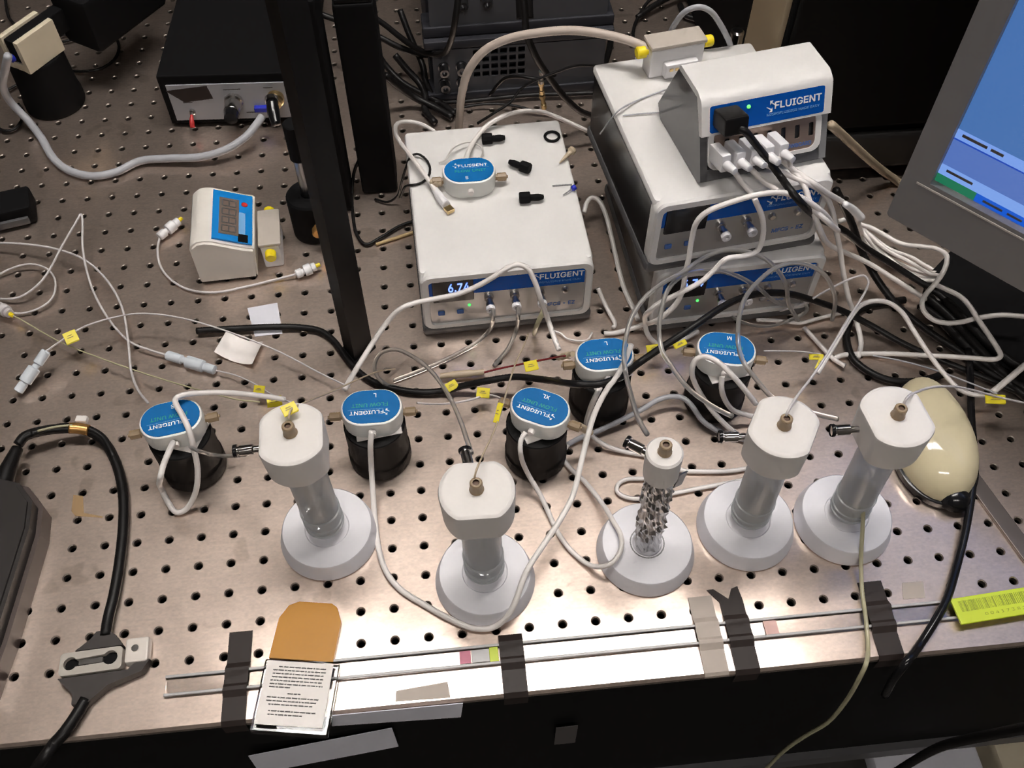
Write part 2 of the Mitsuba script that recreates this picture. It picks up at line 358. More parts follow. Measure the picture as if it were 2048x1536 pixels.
put(hub, 'body', sb, 'dark_grey', False, 'dark grey inside', HX)
base = extrude(Polygon([(.0005, .0035), (.0035, .0003), (.082, .0003), (.085, .010), (.0048, .0112)]), HW - .0118); base.apply_transform(np.array([[0, 0, 1, .0059], [1, 0, 0, 0], [0, 1, 0, 0], [0, 0, 0, 1.0]]))
put(hub, 'base', base, 'dark_grey', False, 'dark grey base', HX)
# front slope: local frame with x along the front, y up the slope
SL = math.degrees(math.atan2(.066, .0268)); SLEN = math.hypot(.0268, .066)
FX = HX @ xf(0, 0, .0, rx=SL)
PORT = [.0105 + .0121 * k for k in range(8)]
holes = [Polygon(rrect(.0042, .0110, .0006, 1, px, .0300)) for px in PORT]
fo, pi_ = Polygon(rrect(HW - .012, .0335, .008, 4, HW / 2, .0285)), Polygon(rrect(HW - .022, .0280, .0055, 4, HW / 2, .0290))
put(hub, 'lower_frame', extrude(fo.difference(pi_), .0044, -.0020), 'box_white', 35, 'white rounded lower frame', FX)
pn = pi_
for h_ in holes: pn = pn.difference(h_)
put(hub, 'port_panel', extrude(pn, .0012, .0004), 'panel_brown', False, 'mirror-like metal port panel', FX)
cov = np.array([(.0006, -.0015), (.0006, .0045), (.066, .0046), (.0712, .0030), (.0728, .0000)])
prof = [(.0416, -.001), (.0416, .0044), (.0665, .0046), (.0700, .0036), (.0718, .0010)]
# cover as a swept profile: front slope then flat roof
cs, ss = math.cos(math.radians(SL)), math.sin(math.radians(SL))
def sl(s, n): return (s * cs - n * ss, s * ss + n * cs)
cp = [sl(.0412, 0), sl(.0412, .0044)] + [sl(.064, .0046), sl(.0680, .0042), sl(.0708, .0022)] + [(.0300, .0690), (.0640, .0690), (.0668, .0672), (.0668, .064), (.030, .064)]
cm = extrude(Polygon(cp).buffer(0), HW + .0006); cm.apply_transform(np.array([[0, 0, 1, -.0003], [1, 0, 0, 0], [0, 1, 0, 0], [0, 0, 0, 1.0]]))
put(hub, 'cover', cm, 'box_white', 35, 'white upper cover', HX)
put(hub, 'blue_stripe', extrude(rrect(HW - .013, .0212, .002, 3, HW / 2, .0538), .0004), 'blue_print', False, 'dark blue stripe behind the name', FX @ xf(0, 0, .0044))
put(hub, 'lettering', moved(text('FLUIGENT', .0052, .0003, True, width=.040), .0605, .0535, .0049), 'white_print', False, 'white maker name', FX)
put(hub, 'tagline', moved(text('MICROFLUIDICS MADE EASY', .0019, .0003, width=.045), .054, .0485, .0049), 'pale_print', False, 'small pale line of print', FX)
put(hub, 'emblem', moved(emblem(.0080), .0565, .0530, .0049), 'white_print', False, 'white arrows emblem', FX)
put(hub, 'model_print', moved(text('FLOWBOARD', .0032, .0002, True, width=.026), .070, .0175, .0016), 'blue_mark', False, 'blue print on the port panel', FX)
put(hub, 'power_light', moved(lathe([(0, 0), (.0016, 0), (.0014, .0010), (0, .0014)], 10), .0385, .0590, .0047), 'green_print', 30, 'green lit lamp', FX, emitter=glow((.10, .75, .04)))

# ------------------------------------------------------------------ flow sensors on black cylinders
def stand(x, y, label):
    t = thing('sensor_stand', label, 'stand', 'black cylinders under the flow sensors')
    put(t, 'body', lathe([(0, 0), (.0240, 0), (.0256, .0015), (.0256, .013), (.0246, .0145), (.0246, .0485), (.0238, .0493), (0, .0493)], 40), 'black_anodised', 35, None, xf(x, y, 0))
    put(t, 'paper_pad', box(.036, .034, .0006, 0, 0, .0493), 'paper', False, 'white paper pad under the sensor', xf(x + .002, y + .002, 0, (7 * x * 100) % 40 - 20))
    return t

def sensor(x, y, z, rz, label, letters, upright=False):
    """stadium shaped sensor; its print reads right way round when rz = 0 from -y unless turned by 180"""
    t = thing('flow_sensor', label, 'sensor', 'white and blue flow sensors')
    X = xf(x, y, z, rz); s = stadium(.0485, .0345, 14)
    put(t, 'body', outline(s, [(.0025, 0), (.0008, .0012), (.0002, .010), (0, .0165), (.0004, .0184), (.0016, .0192)]), 'sensor_white', 40, 'white stadium shaped housing', X)
    put(t, 'top_label', outline(stadium(.0448, .0308, 14), [(0, .0190), (0, .0196)]), 'blue_label', 40, 'blue top label', X)
    P = X @ (xf(0, 0, .0196) if upright else xf(0, 0, .0196, 180))
    put(t, 'lettering', moved(text('FLUIGENT', .0032, .0002, True, width=.0265), -.0095, .0040, 0), 'white_print', False, 'white maker name', P)
    put(t, 'print_line', box(.0280, .0003, .0002, .0042, .0026, 0), 'pale_print', False, 'thin pale line', P)
    put(t, 'emblem', moved(emblem(.0052), -.0125, .0042, 0), 'white_print', False, 'white arrows emblem', P)
    put(t, 'unit_print', moved(text('FLOW UNIT', .0033, .0002, True, width=.0285), -.0130, -.0030, 0), 'green_print', False, 'green print', P)
    put(t, 'size_mark', moved(text(letters, .0036, .0002, True), -.0040, -.0122, 0), 'white_print', False, 'white size letter', P)
    for sg in (-1, 1):
        a = np.array([sg * .0225, 0, .0085])
        q = put(t, 'fitting', rod(a, a + [sg * .02, 0, 0], [(0, 0), (.0028, 0), (.0028, .0030), (.0038, .0032), (.0038, .0110), (.0030, .0114), (.0014, .0116), (.0014, .0128), (0, .0128)], 8), 'peek', 20, 'tan screw fitting', X)
    put(t, 'cable_boot', rod((0, -.0165, .010), (0, -.03, .010), [(0, 0), (.0030, 0), (.0026, .0045), (0, .0045)], 10), 'cable_white', 30, None, X)
    return t
SENS = [(.1132, .1683, 10.0), (.2680, .1637, -.7), (.3992, .1505, -27.8), (.4575, .1970, 1.1), (.5575, .1930, -14.0)]
BASE = [(.1148, .1667), (.2680, .1621), (.3969, .1490), (.4568, .1959), (.5570, .1900)]
SLAB = ['leftmost blue topped flow sensor, a white cable looping in front of it', 'blue topped flow sensor just behind the leftmost fluid reservoirs, white cable hanging straight down', 'blue topped flow sensor turned askew, in the middle of the bench', 'blue topped flow sensor in front of the gap between the lone controller and the stack', 'blue topped flow sensor in front of the controller stack, crossed by clear tubes']
DLAB = ['black cylinder stand under the leftmost flow sensor', 'black cylinder stand under the flow sensor behind the two left reservoirs', 'black cylinder stand under the flow sensor that is turned askew', 'black cylinder stand under the flow sensor nearest the lone controller', 'black cylinder stand under the flow sensor in front of the stack']
for (x, y, r), (bx, by), l, d, c in zip(SENS, BASE, SLAB, DLAB, ('S', 'L', 'XL', 'L', 'M')):
    stand(bx, by, d); sensor(x, y, .0499, r, l, c)
sensor(0.3626, 0.3952, .0782, 0, 'blue topped flow sensor lying on the lid of the lone controller', 'S', True)

def rounded(p, r, n=72):
    g = Polygon(p).buffer(-r, quad_segs=8).buffer(r, quad_segs=16).exterior; return np.array([g.interpolate(k / n, normalized=True).coords[0] for k in range(n)])[::1 if g.is_ccw else -1]

# ------------------------------------------------------------------ fluid reservoirs: a white foot, a clear tube, a white cap
def reservoir(x, y, label, top, flat=0, barb=180, lean=(-1.4, 0.0), small=False, milky=False):
    t = thing('fluid_reservoir', label, 'fluid reservoir', None if small else 'large capped fluid reservoirs')
    B = xf(x, y, 0)
    r = .0095 if small else .0155
    put(t, 'foot', lathe([(0, 0), (.0372, 0), (.0382, .001), (.0382, .0025), (.0350, .0150), (.0342, .0158), (r + .002, .0158), (r + .001, .0150), (0, .0150)], 56), 'base_white', 35, 'frosted white round foot', B)
    X = B @ xf(0, 0, .0152, 0, lean[1], lean[0]); H = top - .0152; ch = .029 if small else .0325
    if small:
        rt = .0088; zc = H - ch
        put(t, 'tube', lathe([(0, .0), (.0075, .0), (rt, .004), (rt, zc + .006), (rt - .001, zc + .006), (rt - .001, .005), (.0065, .0012), (0, .0012)], 28), 'frosted', 35, 'clear tube', X)
        v = lathe([(rt + .0012, .004 + (zc - .002) * k / 28) for k in range(29)], 44)
        q = v.vertices; d = np.abs(meshkit.fbm(q * [260, 260, 420], 3, 4) - .5) - .1; n = q.copy(); n[:, 2] = 0; n /= np.linalg.norm(n, axis=1, keepdims=True); v.vertices = q + n * d[:, None] * .0125
        flap = moved(rbox(.0075, .0012, .016, .0005, 0, 0, 0), .0125, -.003, zc - .014, 25, 0, 12); v = cat(v, flap)
        put(t, 'foil_wrap', v, 'foil', False, 'crumpled silver foil around the tube', X)
        put(t, 'cap', lathe([(rt, zc), (.0118, zc), (.0122, zc + .001), (.0126, H - .0015), (.0112, H), (0, H)], 40), 'cap_white', 35, 'white round cap', X)
        rc = .0126
        put(t, 'groove_shade_ring', lathe([(.0125, .0009), (.0135, .0009), (.0135, .0013), (.0125, .0013)], 40), 'mid_grey', 35, 'grey ring painted for the shaded groove in the foot', B @ xf(0, 0, .0146))  # flush grey ring; the shade of a groove put into its colour
    else:
        rt = .0142; zc = H - ch
        put(t, 'tube', lathe([(0, .0012), (.006, .0012), (rt - .001, .006), (rt, .009), (rt, zc + .006)], 36), 'clear_tube_wall', 35, 'clear plastic tube', X)
        lv = .036 if milky else .022
        put(t, 'liquid', lathe([(0, .0022), (.0050, .0022), (rt - .0026, .007), (rt - .0012, .0100), (rt - .0012, lv), (0, lv)], 32), 'milky_water' if milky else 'water', 35, 'pale liquid in the tube' if milky else 'clear liquid in the tube', X)
        for zr in (.0105, .0165, .0300): put(t, 'tube_ring', lathe([(rt - .0002, zr), (rt + .0011, zr + .0005), (rt + .0011, zr + .0013), (rt - .0002, zr + .0018)], 36), 'clear_tube_wall', 35, 'raised ring on the tube', X)
        a = np.linspace(0, 2 * math.pi, 61)[:-1]; rc = .0254; fl = .0214
        xx, yy = rc * np.cos(a), rc * np.sin(a); xx = np.clip(xx, -fl, fl); p = rounded(np.c_[xx, yy], .007)
        cap = outline(p, [(.0095, zc), (.0022, zc + .0002), (.0010, zc + .0022), (0, H - .0028), (.0004, H - .0012), (.0020, H - .0002), (.0034, H)])
        put(t, 'cap', cap, 'cap_white', 40, 'white cap with two flats', X @ xf(0, 0, 0, flat))
    put(t, 'tubing_port', lathe([(.0022, H + .0090), (.0036, H + .0090), (.0042, H + .0083), (.0044, H + .001), (.0050, H), (.0022, H), (.0022, H + .0070)], 18), 'peek', 35, 'tan port on the cap', X)
    put(t, 'bore_shade_disc', cyl(.0024, .0006, H + .0066, 12), 'peek_shade', False, None, X)  # solid dark disc; the shade inside the bore put into its colour
    b = math.radians(barb); d = np.array([math.cos(b), math.sin(b), 0]); rr = rc - .003; zb = H - (.012 if small else .0155)
    put(t, 'air_inlet', rod(d * rr + [0, 0, zb], d * (rr + .03) + [0, 0, zb], [(0, 0), (.0024, 0), (.0024, .0055), (.0037, .0060), (.0037, .0150), (.0030, .0152), (.0030, .0162), (.0042, .0163), (.0042, .0184), (.0018, .0188), (0, .0188)], 16), 'chrome', 35, 'chrome air inlet', X)
    put(t, 'inlet_collar', rod(d * (rr + .0165) + [0, 0, zb], d * (rr + .03) + [0, 0, zb], [(.0043, 0), (.0046, .0004), (.0046, .0022), (.0043, .0026)], 16), 'black_gloss', 35, 'black release collar', X)
    return t
RES = [(.2262, .0904), (.3455, .0409), (.4720, .0525), (.5547, .0654), (.6331, .0623)]
reservoir(*RES[0], 'leftmost large white capped reservoir, with yellow tape on its cap', .1510, 2, 180)
reservoir(*RES[1], 'large white capped reservoir nearest the camera, tubes rising from the back of its cap', .1425, 88, 98, (-1.2, .3))
reservoir(*RES[2], 'slim reservoir with a small white cap and crumpled silver foil around its tube', .1490, 0, 140, (-1.6, 0), True)
reservoir(*RES[3], 'large white capped reservoir standing beside the foil wrapped one', .1480, -32, 172, (-1.0, 0), milky=True)
reservoir(*RES[4], 'rightmost large white capped reservoir, in front of the cream mouse', .1520, 6, 176, (-1.7, -.5), milky=True)

# ------------------------------------------------------------------ digital reader at the left and the two sensor blocks with yellow caps
rd = thing('pressure_reader', 'white wedge shaped digital reader with a four digit display on a blue face', 'instrument')
RX = xf(.1008, .3705, 0, 3.0)
pr = np.array([(.0005, .001), (.0545, .001), (.0585, .0365), (.0480, .0400), (.0340, .0462), (.0230, .0512), (.0160, .0528), (.0090, .0522), (.0030, .0478), (.0010, .0440)])
DEP = .0765
m = extrude(pr, DEP - .006); m.apply_transform(np.array([[1, 0, 0, 0], [0, 0, 1, .003], [0, 1, 0, 0], [0, 0, 0, 1.0]]))
pin = np.array(Polygon(pr).buffer(-.0018).exterior.coords)[:-1]
sides = []
for yy, a, b in ((0, .003, 0), (1, DEP - .003, DEP)):
    q = Polygon(pr).buffer(-.0016, join_style='mitre'); e = extrude(q, .0032); e.apply_transform(np.array([[1, 0, 0, 0], [0, 0, 1, 0 if yy == 0 else DEP - .0032], [0, 1, 0, 0], [0, 0, 0, 1.0]])); sides.append(e)
put(rd, 'case', cat(m, *sides), 'unit_white', 35, 'white case', RX)
put(rd, 'base_plate', box(.052, DEP - .004, .002, .0275, DEP / 2, 0), 'black_matt', False, None, RX)
# the face from (.0240,.0510) to (.0570,.0372), slightly hollow in the middle
fa, fb = np.array([.0222, .0519]), np.array([.0568, .0374]); fl_ = np.linalg.norm(fb - fa); ang = math.degrees(math.atan2(fb[1] - fa[1], fb[0] - fa[0]))
# print frame: x' runs along +y of the reader (text bottom faces the right), y' runs up the slope to the left
SX = RX @ xf(fb[0], 0, fb[1]) @ xf(0, 0, 0, 0, 0, -ang)   # local: -x up the slope, y along the case, z out of the face
put(rd, 'blue_face', cat(box(fl_ - .001, DEP - .012, .0016, -fl_ / 2, DEP / 2, .0000)), 'blue_unit', False, 'blue face plate', SX)
d = put(rd, 'display', box(.0180, .0480, .0009, -.0222, DEP / 2 - .001, .0014), 'panel_brown', False, 'brown display window', SX)
def digit8(w, h, t):
    return cat(box(w, t, .0004, 0, h / 2), box(w, t, .0004, 0, 0), box(w, t, .0004, 0, -h / 2), *[box(t, h / 2, .0004, sx * w / 2, sy * h / 4) for sx in (-1, 1) for sy in (-1, 1)])
for k in range(4):
    put(d, 'digit', moved(digit8(.0076, .0125, .0012), -.0222, DEP / 2 - .001 - .0168 + .0112 * k, .0023, 90), 'ink', False, 'unlit eight shaped digit', SX)
put(rd, 'button', moved(cyl(.0030, .0012, 0, 18, .0004), -.0080, DEP - .0200, .0015), 'red', 35, 'red button', SX)
put(rd, 'name_print', box(.0070, .0300, .0002, -.0105, DEP / 2 - .008, .0016), 'pale_print', False, 'pale print', SX)
put(rd, 'window', box(.0090, .0100, .0004, -.0090, .0115, .0015), 'black_gloss', False, 'small black window', SX)

def valve_block(name, X, label, L=.046, flap=True):
    """white block with a grey lid and a yellow cap on both ends; local x along its length"""
    t = thing(name, label, 'sensor block', 'sensor blocks with yellow caps')
    put(t, 'body', rbox(L, .018, .028, .002, L / 2, .009, 0), 'plug_white', 30, 'white body', X)
    put(t, 'lid', rbox(L + .002, .0215, .004, .0015, L / 2, .0095, .028), 'tan_lid', 30, 'tan grey lid', X)
    for s, xx in ((-1, 0), (1, L)):
        put(t, 'end_cap', rod((xx - s * .001, .009, .0225), (xx + s * .02, .009, .0225), [(0, 0), (.0030, 0), (.0030, .003), (.0052, .0035), (.0052, .0105), (.0044, .0115), (0, .0115)], 16), 'yellow', 30, 'yellow end cap', X)
    return t
pl('tan_lid', (.42, .375, .33), .45)
b1 = valve_block('valve_block', xf(.1585, .4310, 0, -86), 'white sensor block with a grey lid and yellow caps, beside the digital reader')
b2 = valve_block('valve_block', xf(.5262, .4300, .157, 10), 'white sensor block with tan lid and yellow caps, behind the cable hub', .050)
q = put(b2, 'connector', rbox(.031, .008, .014, .0015, .0275, -.003, .002), 'plug_white', 30, 'white connector shell', xf(.5262, .4300, .157, 10))
for k in range(5): put(q, 'pin', box(.0032, .0012, .0024, .0175 + .005 * k, -.0072, .0100), 'brass', False, 'orange contact', xf(.5262, .4300, .157, 10))
q = put(b1, 'screw_plate', rbox(.012, .003, .016, .001, .006, 0, .002), 'plug_white', 30, None, xf(.1585, .4310, 0, -86))

# ------------------------------------------------------------------ upright black post (part of the rig above the bench)
pt = thing('support_post', 'tall square black upright post standing on the bench beside the lone controller', 'post')
px = np.array([(.2475, .2605), (.2632, .2770), (.2530, .2915), (.2375, .2760)])
put(pt, 'column', extrude(px, .95), 'black_anodised', False)
put(pt, 'base_foot', extrude(Polygon(px).buffer(.002, join_style='mitre'), .004), 'black_matt', False)

# ------------------------------------------------------------------ black control box with a grey front
cb = thing('control_box', 'black control box with grey front panel, red switch and chrome knob', 'instrument')
KX = xf(.0505, .6050, 0, -3.0)
put(cb, 'case', rbox(.150, .260, .0620, .002, .075, .131, .003), 'black_matt', 30, 'black case', KX)
put(cb, 'front_panel', box(.138, .0016, .045, .0765, .0004, .0095), 'instrument_panel', False, 'grey front panel', KX)
pl('instrument_panel', (.34, .345, .37), .45)
for k, (sx, sy) in enumerate(((.01, .012), (.138, .012), (.01, .25), (.138, .25))): put(cb, 'rubber_foot', moved(cyl(.006, .003, 0, 12), sx, sy, 0), 'black_matt', 30, None, KX)
put(cb, 'tape_patch', extrude([(.006, .048), (.050, .053), (.053, .037), (.022, .033)], .0004), 'black_tape', False, 'black tape across the panel corner', KX @ xf(0, -.0005, 0, rx=90))
sw = put(cb, 'toggle_switch', moved(lathe([(0, 0), (.0032, 0), (.0032, .003), (.0018, .004), (.0015, .007), (0, .007)], 12), 0, 0, 0), 'chrome', 30, 'red toggle switch', KX @ xf(.027, -.0004, .0210, rx=90))
put(sw, 'lever', tube([(.027, -.007, .021), (.027, -.013, .017), (.027, -.016, .012)], [.0016, .0026, .0028], 10), 'red', True, 'red lever', KX)
kn = put(cb, 'knob', lathe([(0, 0), (.0100, 0), (.0100, .004), (.0085, .006), (.0085, .018), (.0075, .0195), (0, .0195)], 24), 'chrome', 35, 'chrome knob', KX @ xf(.074, -.0004, .033, rx=90))
put(kn, 'grip', lathe([(0, .0), (.0075, 0), (.0070, .010), (0, .0105)], 20), 'black_gloss', 35, None, KX @ xf(.074, -.0195, .0325, rx=90))
put(cb, 'socket', lathe([(0, 0), (.0090, 0), (.0090, .006), (.0070, .0075), (.0070, .012), (0, .012)], 18), 'brass', 35, 'brass socket', KX @ xf(.119, -.0004, .036, rx=90))
put(cb, 'cable_socket', rbox(.014, .006, .006, .001, .101, -.0028, .0205), 'blue_plastic', 30, 'blue cable entry', KX)
for a, b, w in ((.020, .032, .010), (.066, .047, .018), (.108, .048, .010), (.084, .0170, .014)): put(cb, 'panel_print', box(w, .0002, .0012, a + w / 2, -.0006, b), 'ink', False, None, KX)
bt = thing('coax_plug', 'black coaxial plug with a metal ring leaving the right end of the control box', 'plug')
put(bt, 'body', tube([(.1665, .586, .040), (.1675, .575, .034), (.170, .562, .028)], [.0062, .0066, .0050], 12), 'black_gloss', True)
put(bt, 'ring', rod((.1660, .5905, .041), (.1665, .586, .040), [(0, 0), (.0072, 0), (.0072, .005), (0, .005)], 16), 'chrome', 30, 'pale metal ring')

# ------------------------------------------------------------------ post holder with a steel rod
ph = thing('post_holder', 'black round post holder with steel rod and brass thumb screw, beside the upright post', 'post holder')
hx, hy = .2090, .4330
put(ph, 'barrel', lathe([(0, 0), (.0205, 0), (.0215, .001), (.0215, .046), (.0200, .048), (.0068, .048), (.0068, .044), (0, .044)], 32), 'black_matt', 35, 'black barrel', xf(hx, hy, 0))
put(ph, 'rod', moved(cyl(.0063, .052, .044, 20, .0008), hx, hy), 'chrome_dull', 35, 'steel rod')
pl('chrome_dull', (.26, .26, .27), .25, 1.0)
put(ph, 'sleeve', moved(cyl(.0088, .040, .092, 20, .001), hx, hy), 'black_matt', 35, 'black sleeve on the rod')
put(ph, 'thumb_screw', rod((hx + .006, hy - .0185, .024), (hx + .008, hy - .04, .024), [(0, 0), (.0040, 0), (.0040, .006), (.0062, .0065), (.0062, .012), (.005, .013), (0, .013)], 18), 'brass_dark', 35, 'brass thumb screw')
pl('brass_dark', (.52, .29, .10), .35, .8)

# ------------------------------------------------------------------ far left: cream bracket on a black cylinder
lm = thing('black_pedestal', 'tapered black cylinder carrying the cream bracket at the far left back', 'stand')
bx0, by0 = -0.0833, 0.6611
put(lm, 'column', lathe([(0, 0), (.0310, 0), (.0320, .002), (.0320, .012), (.0305, .020), (.0290, .060), (.0280, .0630), (0, .0630)], 36), 'black_matt', 35, None, xf(bx0, by0, 0))
br = thing('clamp_bracket', 'cream coloured U shaped bracket on top of the black pedestal', 'bracket')
BX = xf(-.0791, .6236, .0635, -34.6)
put(br, 'base_web', rbox(.0285, .048, .009, .0008, -.0143, .0245, 0), 'cream', 30, None, BX)
put(br, 'jaw', rbox(.0065, .050, .0365, .0008, -.0032, .025, .0), 'cream', 30, None, BX)
put(br, 'jaw', rbox(.0065, .052, .0365, .0008, -.0255, .026, .0), 'cream', 30, None, BX)
lb = thing('camera_mount', 'thick black bar gripped by the cream bracket and running off the top edge', 'mount')
put(lb, 'bar', rbox(.0150, .240, .0255, .002, -.0143, .121, .0095), 'black_matt', 30, None, BX)
put(lb, 'housing', rbox(.052, .110, .060, .006, .002, .125, -.010), 'black_matt', 30, None, BX)
put(lb, 'blue_lamp', rod((-.0160, .0000, .016), (-.0160, -.03, .016), [(0, 0), (.004, 0), (.004, .004), (0, .006)], 12), 'blue_plastic', 35, 'blue plug end', BX)

# ------------------------------------------------------------------ instruments at the back
def instrument(label, x0, x1, y, z0, h, depth, grille):
    t = thing('rack_instrument', label, 'instrument')
    X = xf(x0, y, z0, 1.5); w = x1 - x0
    put(t, 'case', rbox(w - .004, depth - .02, h - .004, .003, w / 2, depth / 2 + .018, .002), 'instrument_grey', 30, None, X)
    put(t, 'top_rail', rbox(w + .006, .030, .010, .002, w / 2, .012, h - .010), 'instrument_grey', 30, None, X)
    put(t, 'bottom_rail', rbox(w + .006, .030, .012, .002, w / 2, .012, 0), 'instrument_grey', 30, None, X)
    pw, ph_ = w - .010, h - .024
    pan = Polygon(rrect(pw, ph_, .002, 2, w / 2, .012 + ph_ / 2))
    if grille:
        for i in range(6):
            for j in range(4): pan = pan.difference(Polygon(rrect(.0074, .0066, .0005, 1, .0525 + .0098 * i, .0325 + .0092 * j)))
    p = put(t, 'rear_panel' if grille else 'front_panel', extrude(pan, .0020), 'instrument_pale', False, 'grey panel with a square grille' if grille else 'grey panel', X @ xf(0, .0016, 0, rx=90))
    for i in range(2):
        for j in range(2 if grille else 1):
            cx_, cz_ = (.0165 + .0190 * i, .0255 + .0200 * j) if grille else (.040 + .025 * i, .040)
            put(t, 'coax_socket', rod((cx_, -.0004, cz_), (cx_, -.03, cz_), [(0, 0), (.0062, 0), (.0062, .003), (.0052, .003), (.0052, .013), (.0030, .013), (.0030, .008), (0, .008)], 14), 'chrome_dull', 35, 'round metal socket', X)
    if not grille: put(t, 'screen_edge', box(.030, .001, .006, .125, -.0014, .050), 'teal_screen', False, 'pale green screen edge', X)
    return t
pl('teal_screen', (.16, .36, .34), .3)
instrument('grey instrument with four coaxial sockets and a square grille, behind the lone controller', .3335, .5320, .6200, 0, .078, .30, True)
instrument('grey instrument lying on top of the one with the grille, cut by the top edge', .3335, .5320, .6270, .0785, .075, .29, False)
ps = thing('upright_black_box', 'black upright power box behind the post, black cables hanging around it', 'power supply')
put(ps, 'case', rbox(.036, .040, .215, .003, .0, .0, 0), 'black_matt', 30, None, xf(.2740, .4980, 0, 0))
put(ps, 'lid', rbox(.032, .036, .004, .001, 0, 0, .215), 'black_anodised', 30, None, xf(.2740, .4980, 0, 0))
ps2 = thing('upright_black_box', 'tall black box standing close behind the post on its far side', 'power supply')  # plain black upright for the dark shape behind the post
put(ps2, 'case', rbox(.024, .045, .235, .003, .0, .0, 0), 'black_matt', 30, None, xf(.2335, .4775, 0, 0))
put(ps2, 'lid', rbox(.020, .041, .004, .001, 0, 0, .235), 'black_anodised', 30, None, xf(.2335, .4775, 0, 0))

# ------------------------------------------------------------------ computer tower at the back right
tw = thing('computer_tower', 'big black computer tower with a tan side, behind the cable hub and the screen', 'computer')
put(tw, 'case', rbox(.40, .34, .44, .004, .6545 + .20, .4575 + .172, .006), 'black_matt', 30)
put(tw, 'side_panel', rbox(.006, .080, .43, .002, .6520, .4575 + .045, .010), 'tan_panel', 30, 'tan side panel')
put(tw, 'front_panel', rbox(.392, .006, .36, .004, .6545 + .20, .4565, .0650), 'black_anodised', 30, 'black front panel')
put(tw, 'front_skirt', rbox(.38, .010, .046, .006, .6545 + .205, .4560, .0120), 'dark_skirt', 30, 'dark grey lower skirt')
pl('dark_skirt', (.030, .030, .030), .45)
put(tw, 'foot', box(.36, .30, .012, .86, .62, 0), 'black_matt', False)

# ------------------------------------------------------------------ flat screen at the right
mo = thing('computer_screen', 'grey framed flat computer screen showing a blue desktop, at the right edge', 'screen')
mz, mw, mh = .12, .40, .34
MX = xf(.7041, .2803, mz, math.degrees(math.atan2(-.7634, .6459)))    # x along the frame, y into the screen's depth, z up
o = np.array([(0, 0), (mw, 0), (mw, mh), (0, mh)]); i0 = np.array([(.022, .0483), (mw - .022, .0483), (mw - .022, mh - .022), (.022, mh - .022)])
fr = extrude(Polygon(o).buffer(-.004).buffer(.004).difference(Polygon(i0)), .022)
put(mo, 'frame', fr, 'monitor_grey', 30, 'grey frame', MX @ xf(0, .022, 0, rx=90))
put(mo, 'frame_line', box(mw - .024, .0010, .0014, mw / 2, -.0003, .0432), 'monitor_line', False, 'pale line along the lower frame', MX)
put(mo, 'back_shell', rbox(mw - .03, .035, mh - .04, .006, mw / 2, .038, .02), 'monitor_grey', 30, None, MX)
sc = put(mo, 'screen', box(mw - .042, .002, mh - .068, mw / 2, .008, .0473), 'black_gloss', False, 'lit screen', MX)
def pane(x0, x1, z0, z1, c, name, lab=None, dy=0):
    m = trimesh.Trimesh([(x0, .0066 - dy, z0), (x1, .0066 - dy, z0), (x1, .0066 - dy, z1), (x0, .0066 - dy, z1)], [(0, 1, 2), (0, 2, 3)], process=False)
    put(sc, name, m, 'black_gloss', False, lab, MX, emitter=glow(c))
SB = .25
pane(.022, mw - .022, .0990, mh - .022, (.095 * SB, .26 * SB, .68 * SB), 'desktop', 'blue desktop')
pane(.022, mw - .022, .0906, .0990, (.30 * SB, .55 * SB, 1.3 * SB), 'window_bar', 'pale blue window bar')
pane(.022, mw - .022, .0893, .0906, (.02 * SB, .10 * SB, .70 * SB), 'window_edge', 'dark blue line')
pane(.022, mw - .022, .0655, .0893, (.14 * SB, .27 * SB, .78 * SB), 'window_area', 'blue window area')
pane(.022, mw - .022, .0560, .0655, (.32 * SB, .58 * SB, 1.3 * SB), 'status_bar', 'pale blue status bar')
pane(.022, .0554, .0483, .0560, (.02 * SB, .27 * SB, .13 * SB), 'start_button', 'green button')
pane(.0554, mw - .022, .0483, .0560, (.008 * SB, .15 * SB, .95 * SB), 'task_bar', 'blue task bar')
for x0, w, z, h in ((.027, .020, .0942, .0022), (.050, .010, .0942, .0022), (.0275, .022, .0605, .0020), (.062, .016, .0515, .0018), (.082, .012, .0515, .0018)):
    put(sc, 'screen_text', box(w, .0004, h, x0 + w / 2, .0063, z), 'ink', False, None, MX)
put(mo, 'neck', rbox(.07, .05, .12, .006, mw / 2, .095, -.10), 'black_matt', 30, None, MX)
put(mo, 'foot', extrude(Polygon([(.8277, .3331), (.7950, .3050), (.7818, .2828), (.8062, .2089), (.8364, .1836), (.95, .22), (.96, .34), (.88, .38)][::-1]).buffer(.004), .0080, .0002), 'black_matt', False, 'black foot, widened to paint in the shade under the screen')  # outline also covers shaded table, so its black stands for that shade too

# ------------------------------------------------------------------ mouse
ms = thing('computer_mouse', 'glossy cream computer mouse with a black underside, behind the rightmost reservoir', 'mouse')
QX = xf(.7275, .1265, 0, -7)
def pebble(sx, sy, h, z0, pw, n=40, m=14, nose=.0):
    rings = []
    for k in range(m + 1):
        ph_ = math.pi / 2 * k / m; s = max(math.cos(ph_), .02) ** pw; z = z0 + h * math.sin(ph_)
        a = np.arange(n) * 2 * math.pi / n; taper = 1 - .16 * np.sin(a)
        rings.append(np.c_[sx * s * np.cos(a) * taper, sy * s * np.sin(a), np.full(n, z)])
    return loft(rings)
put(ms, 'shell', pebble(.0325, .0600, .0330, .0055, .62), 'mouse_cream', 60, 'glossy cream shell', QX)
put(ms, 'underside', outline(np.array([(.0345 * math.cos(a) * (1 - .16 * math.sin(a)), .0625 * math.sin(a)) for a in np.linspace(0, 2 * math.pi, 49)[:-1]]), [(.004, .0003), (0, .002), (0, .0075), (.002, .0085)]), 'black_gloss', 35, 'black underside', QX)
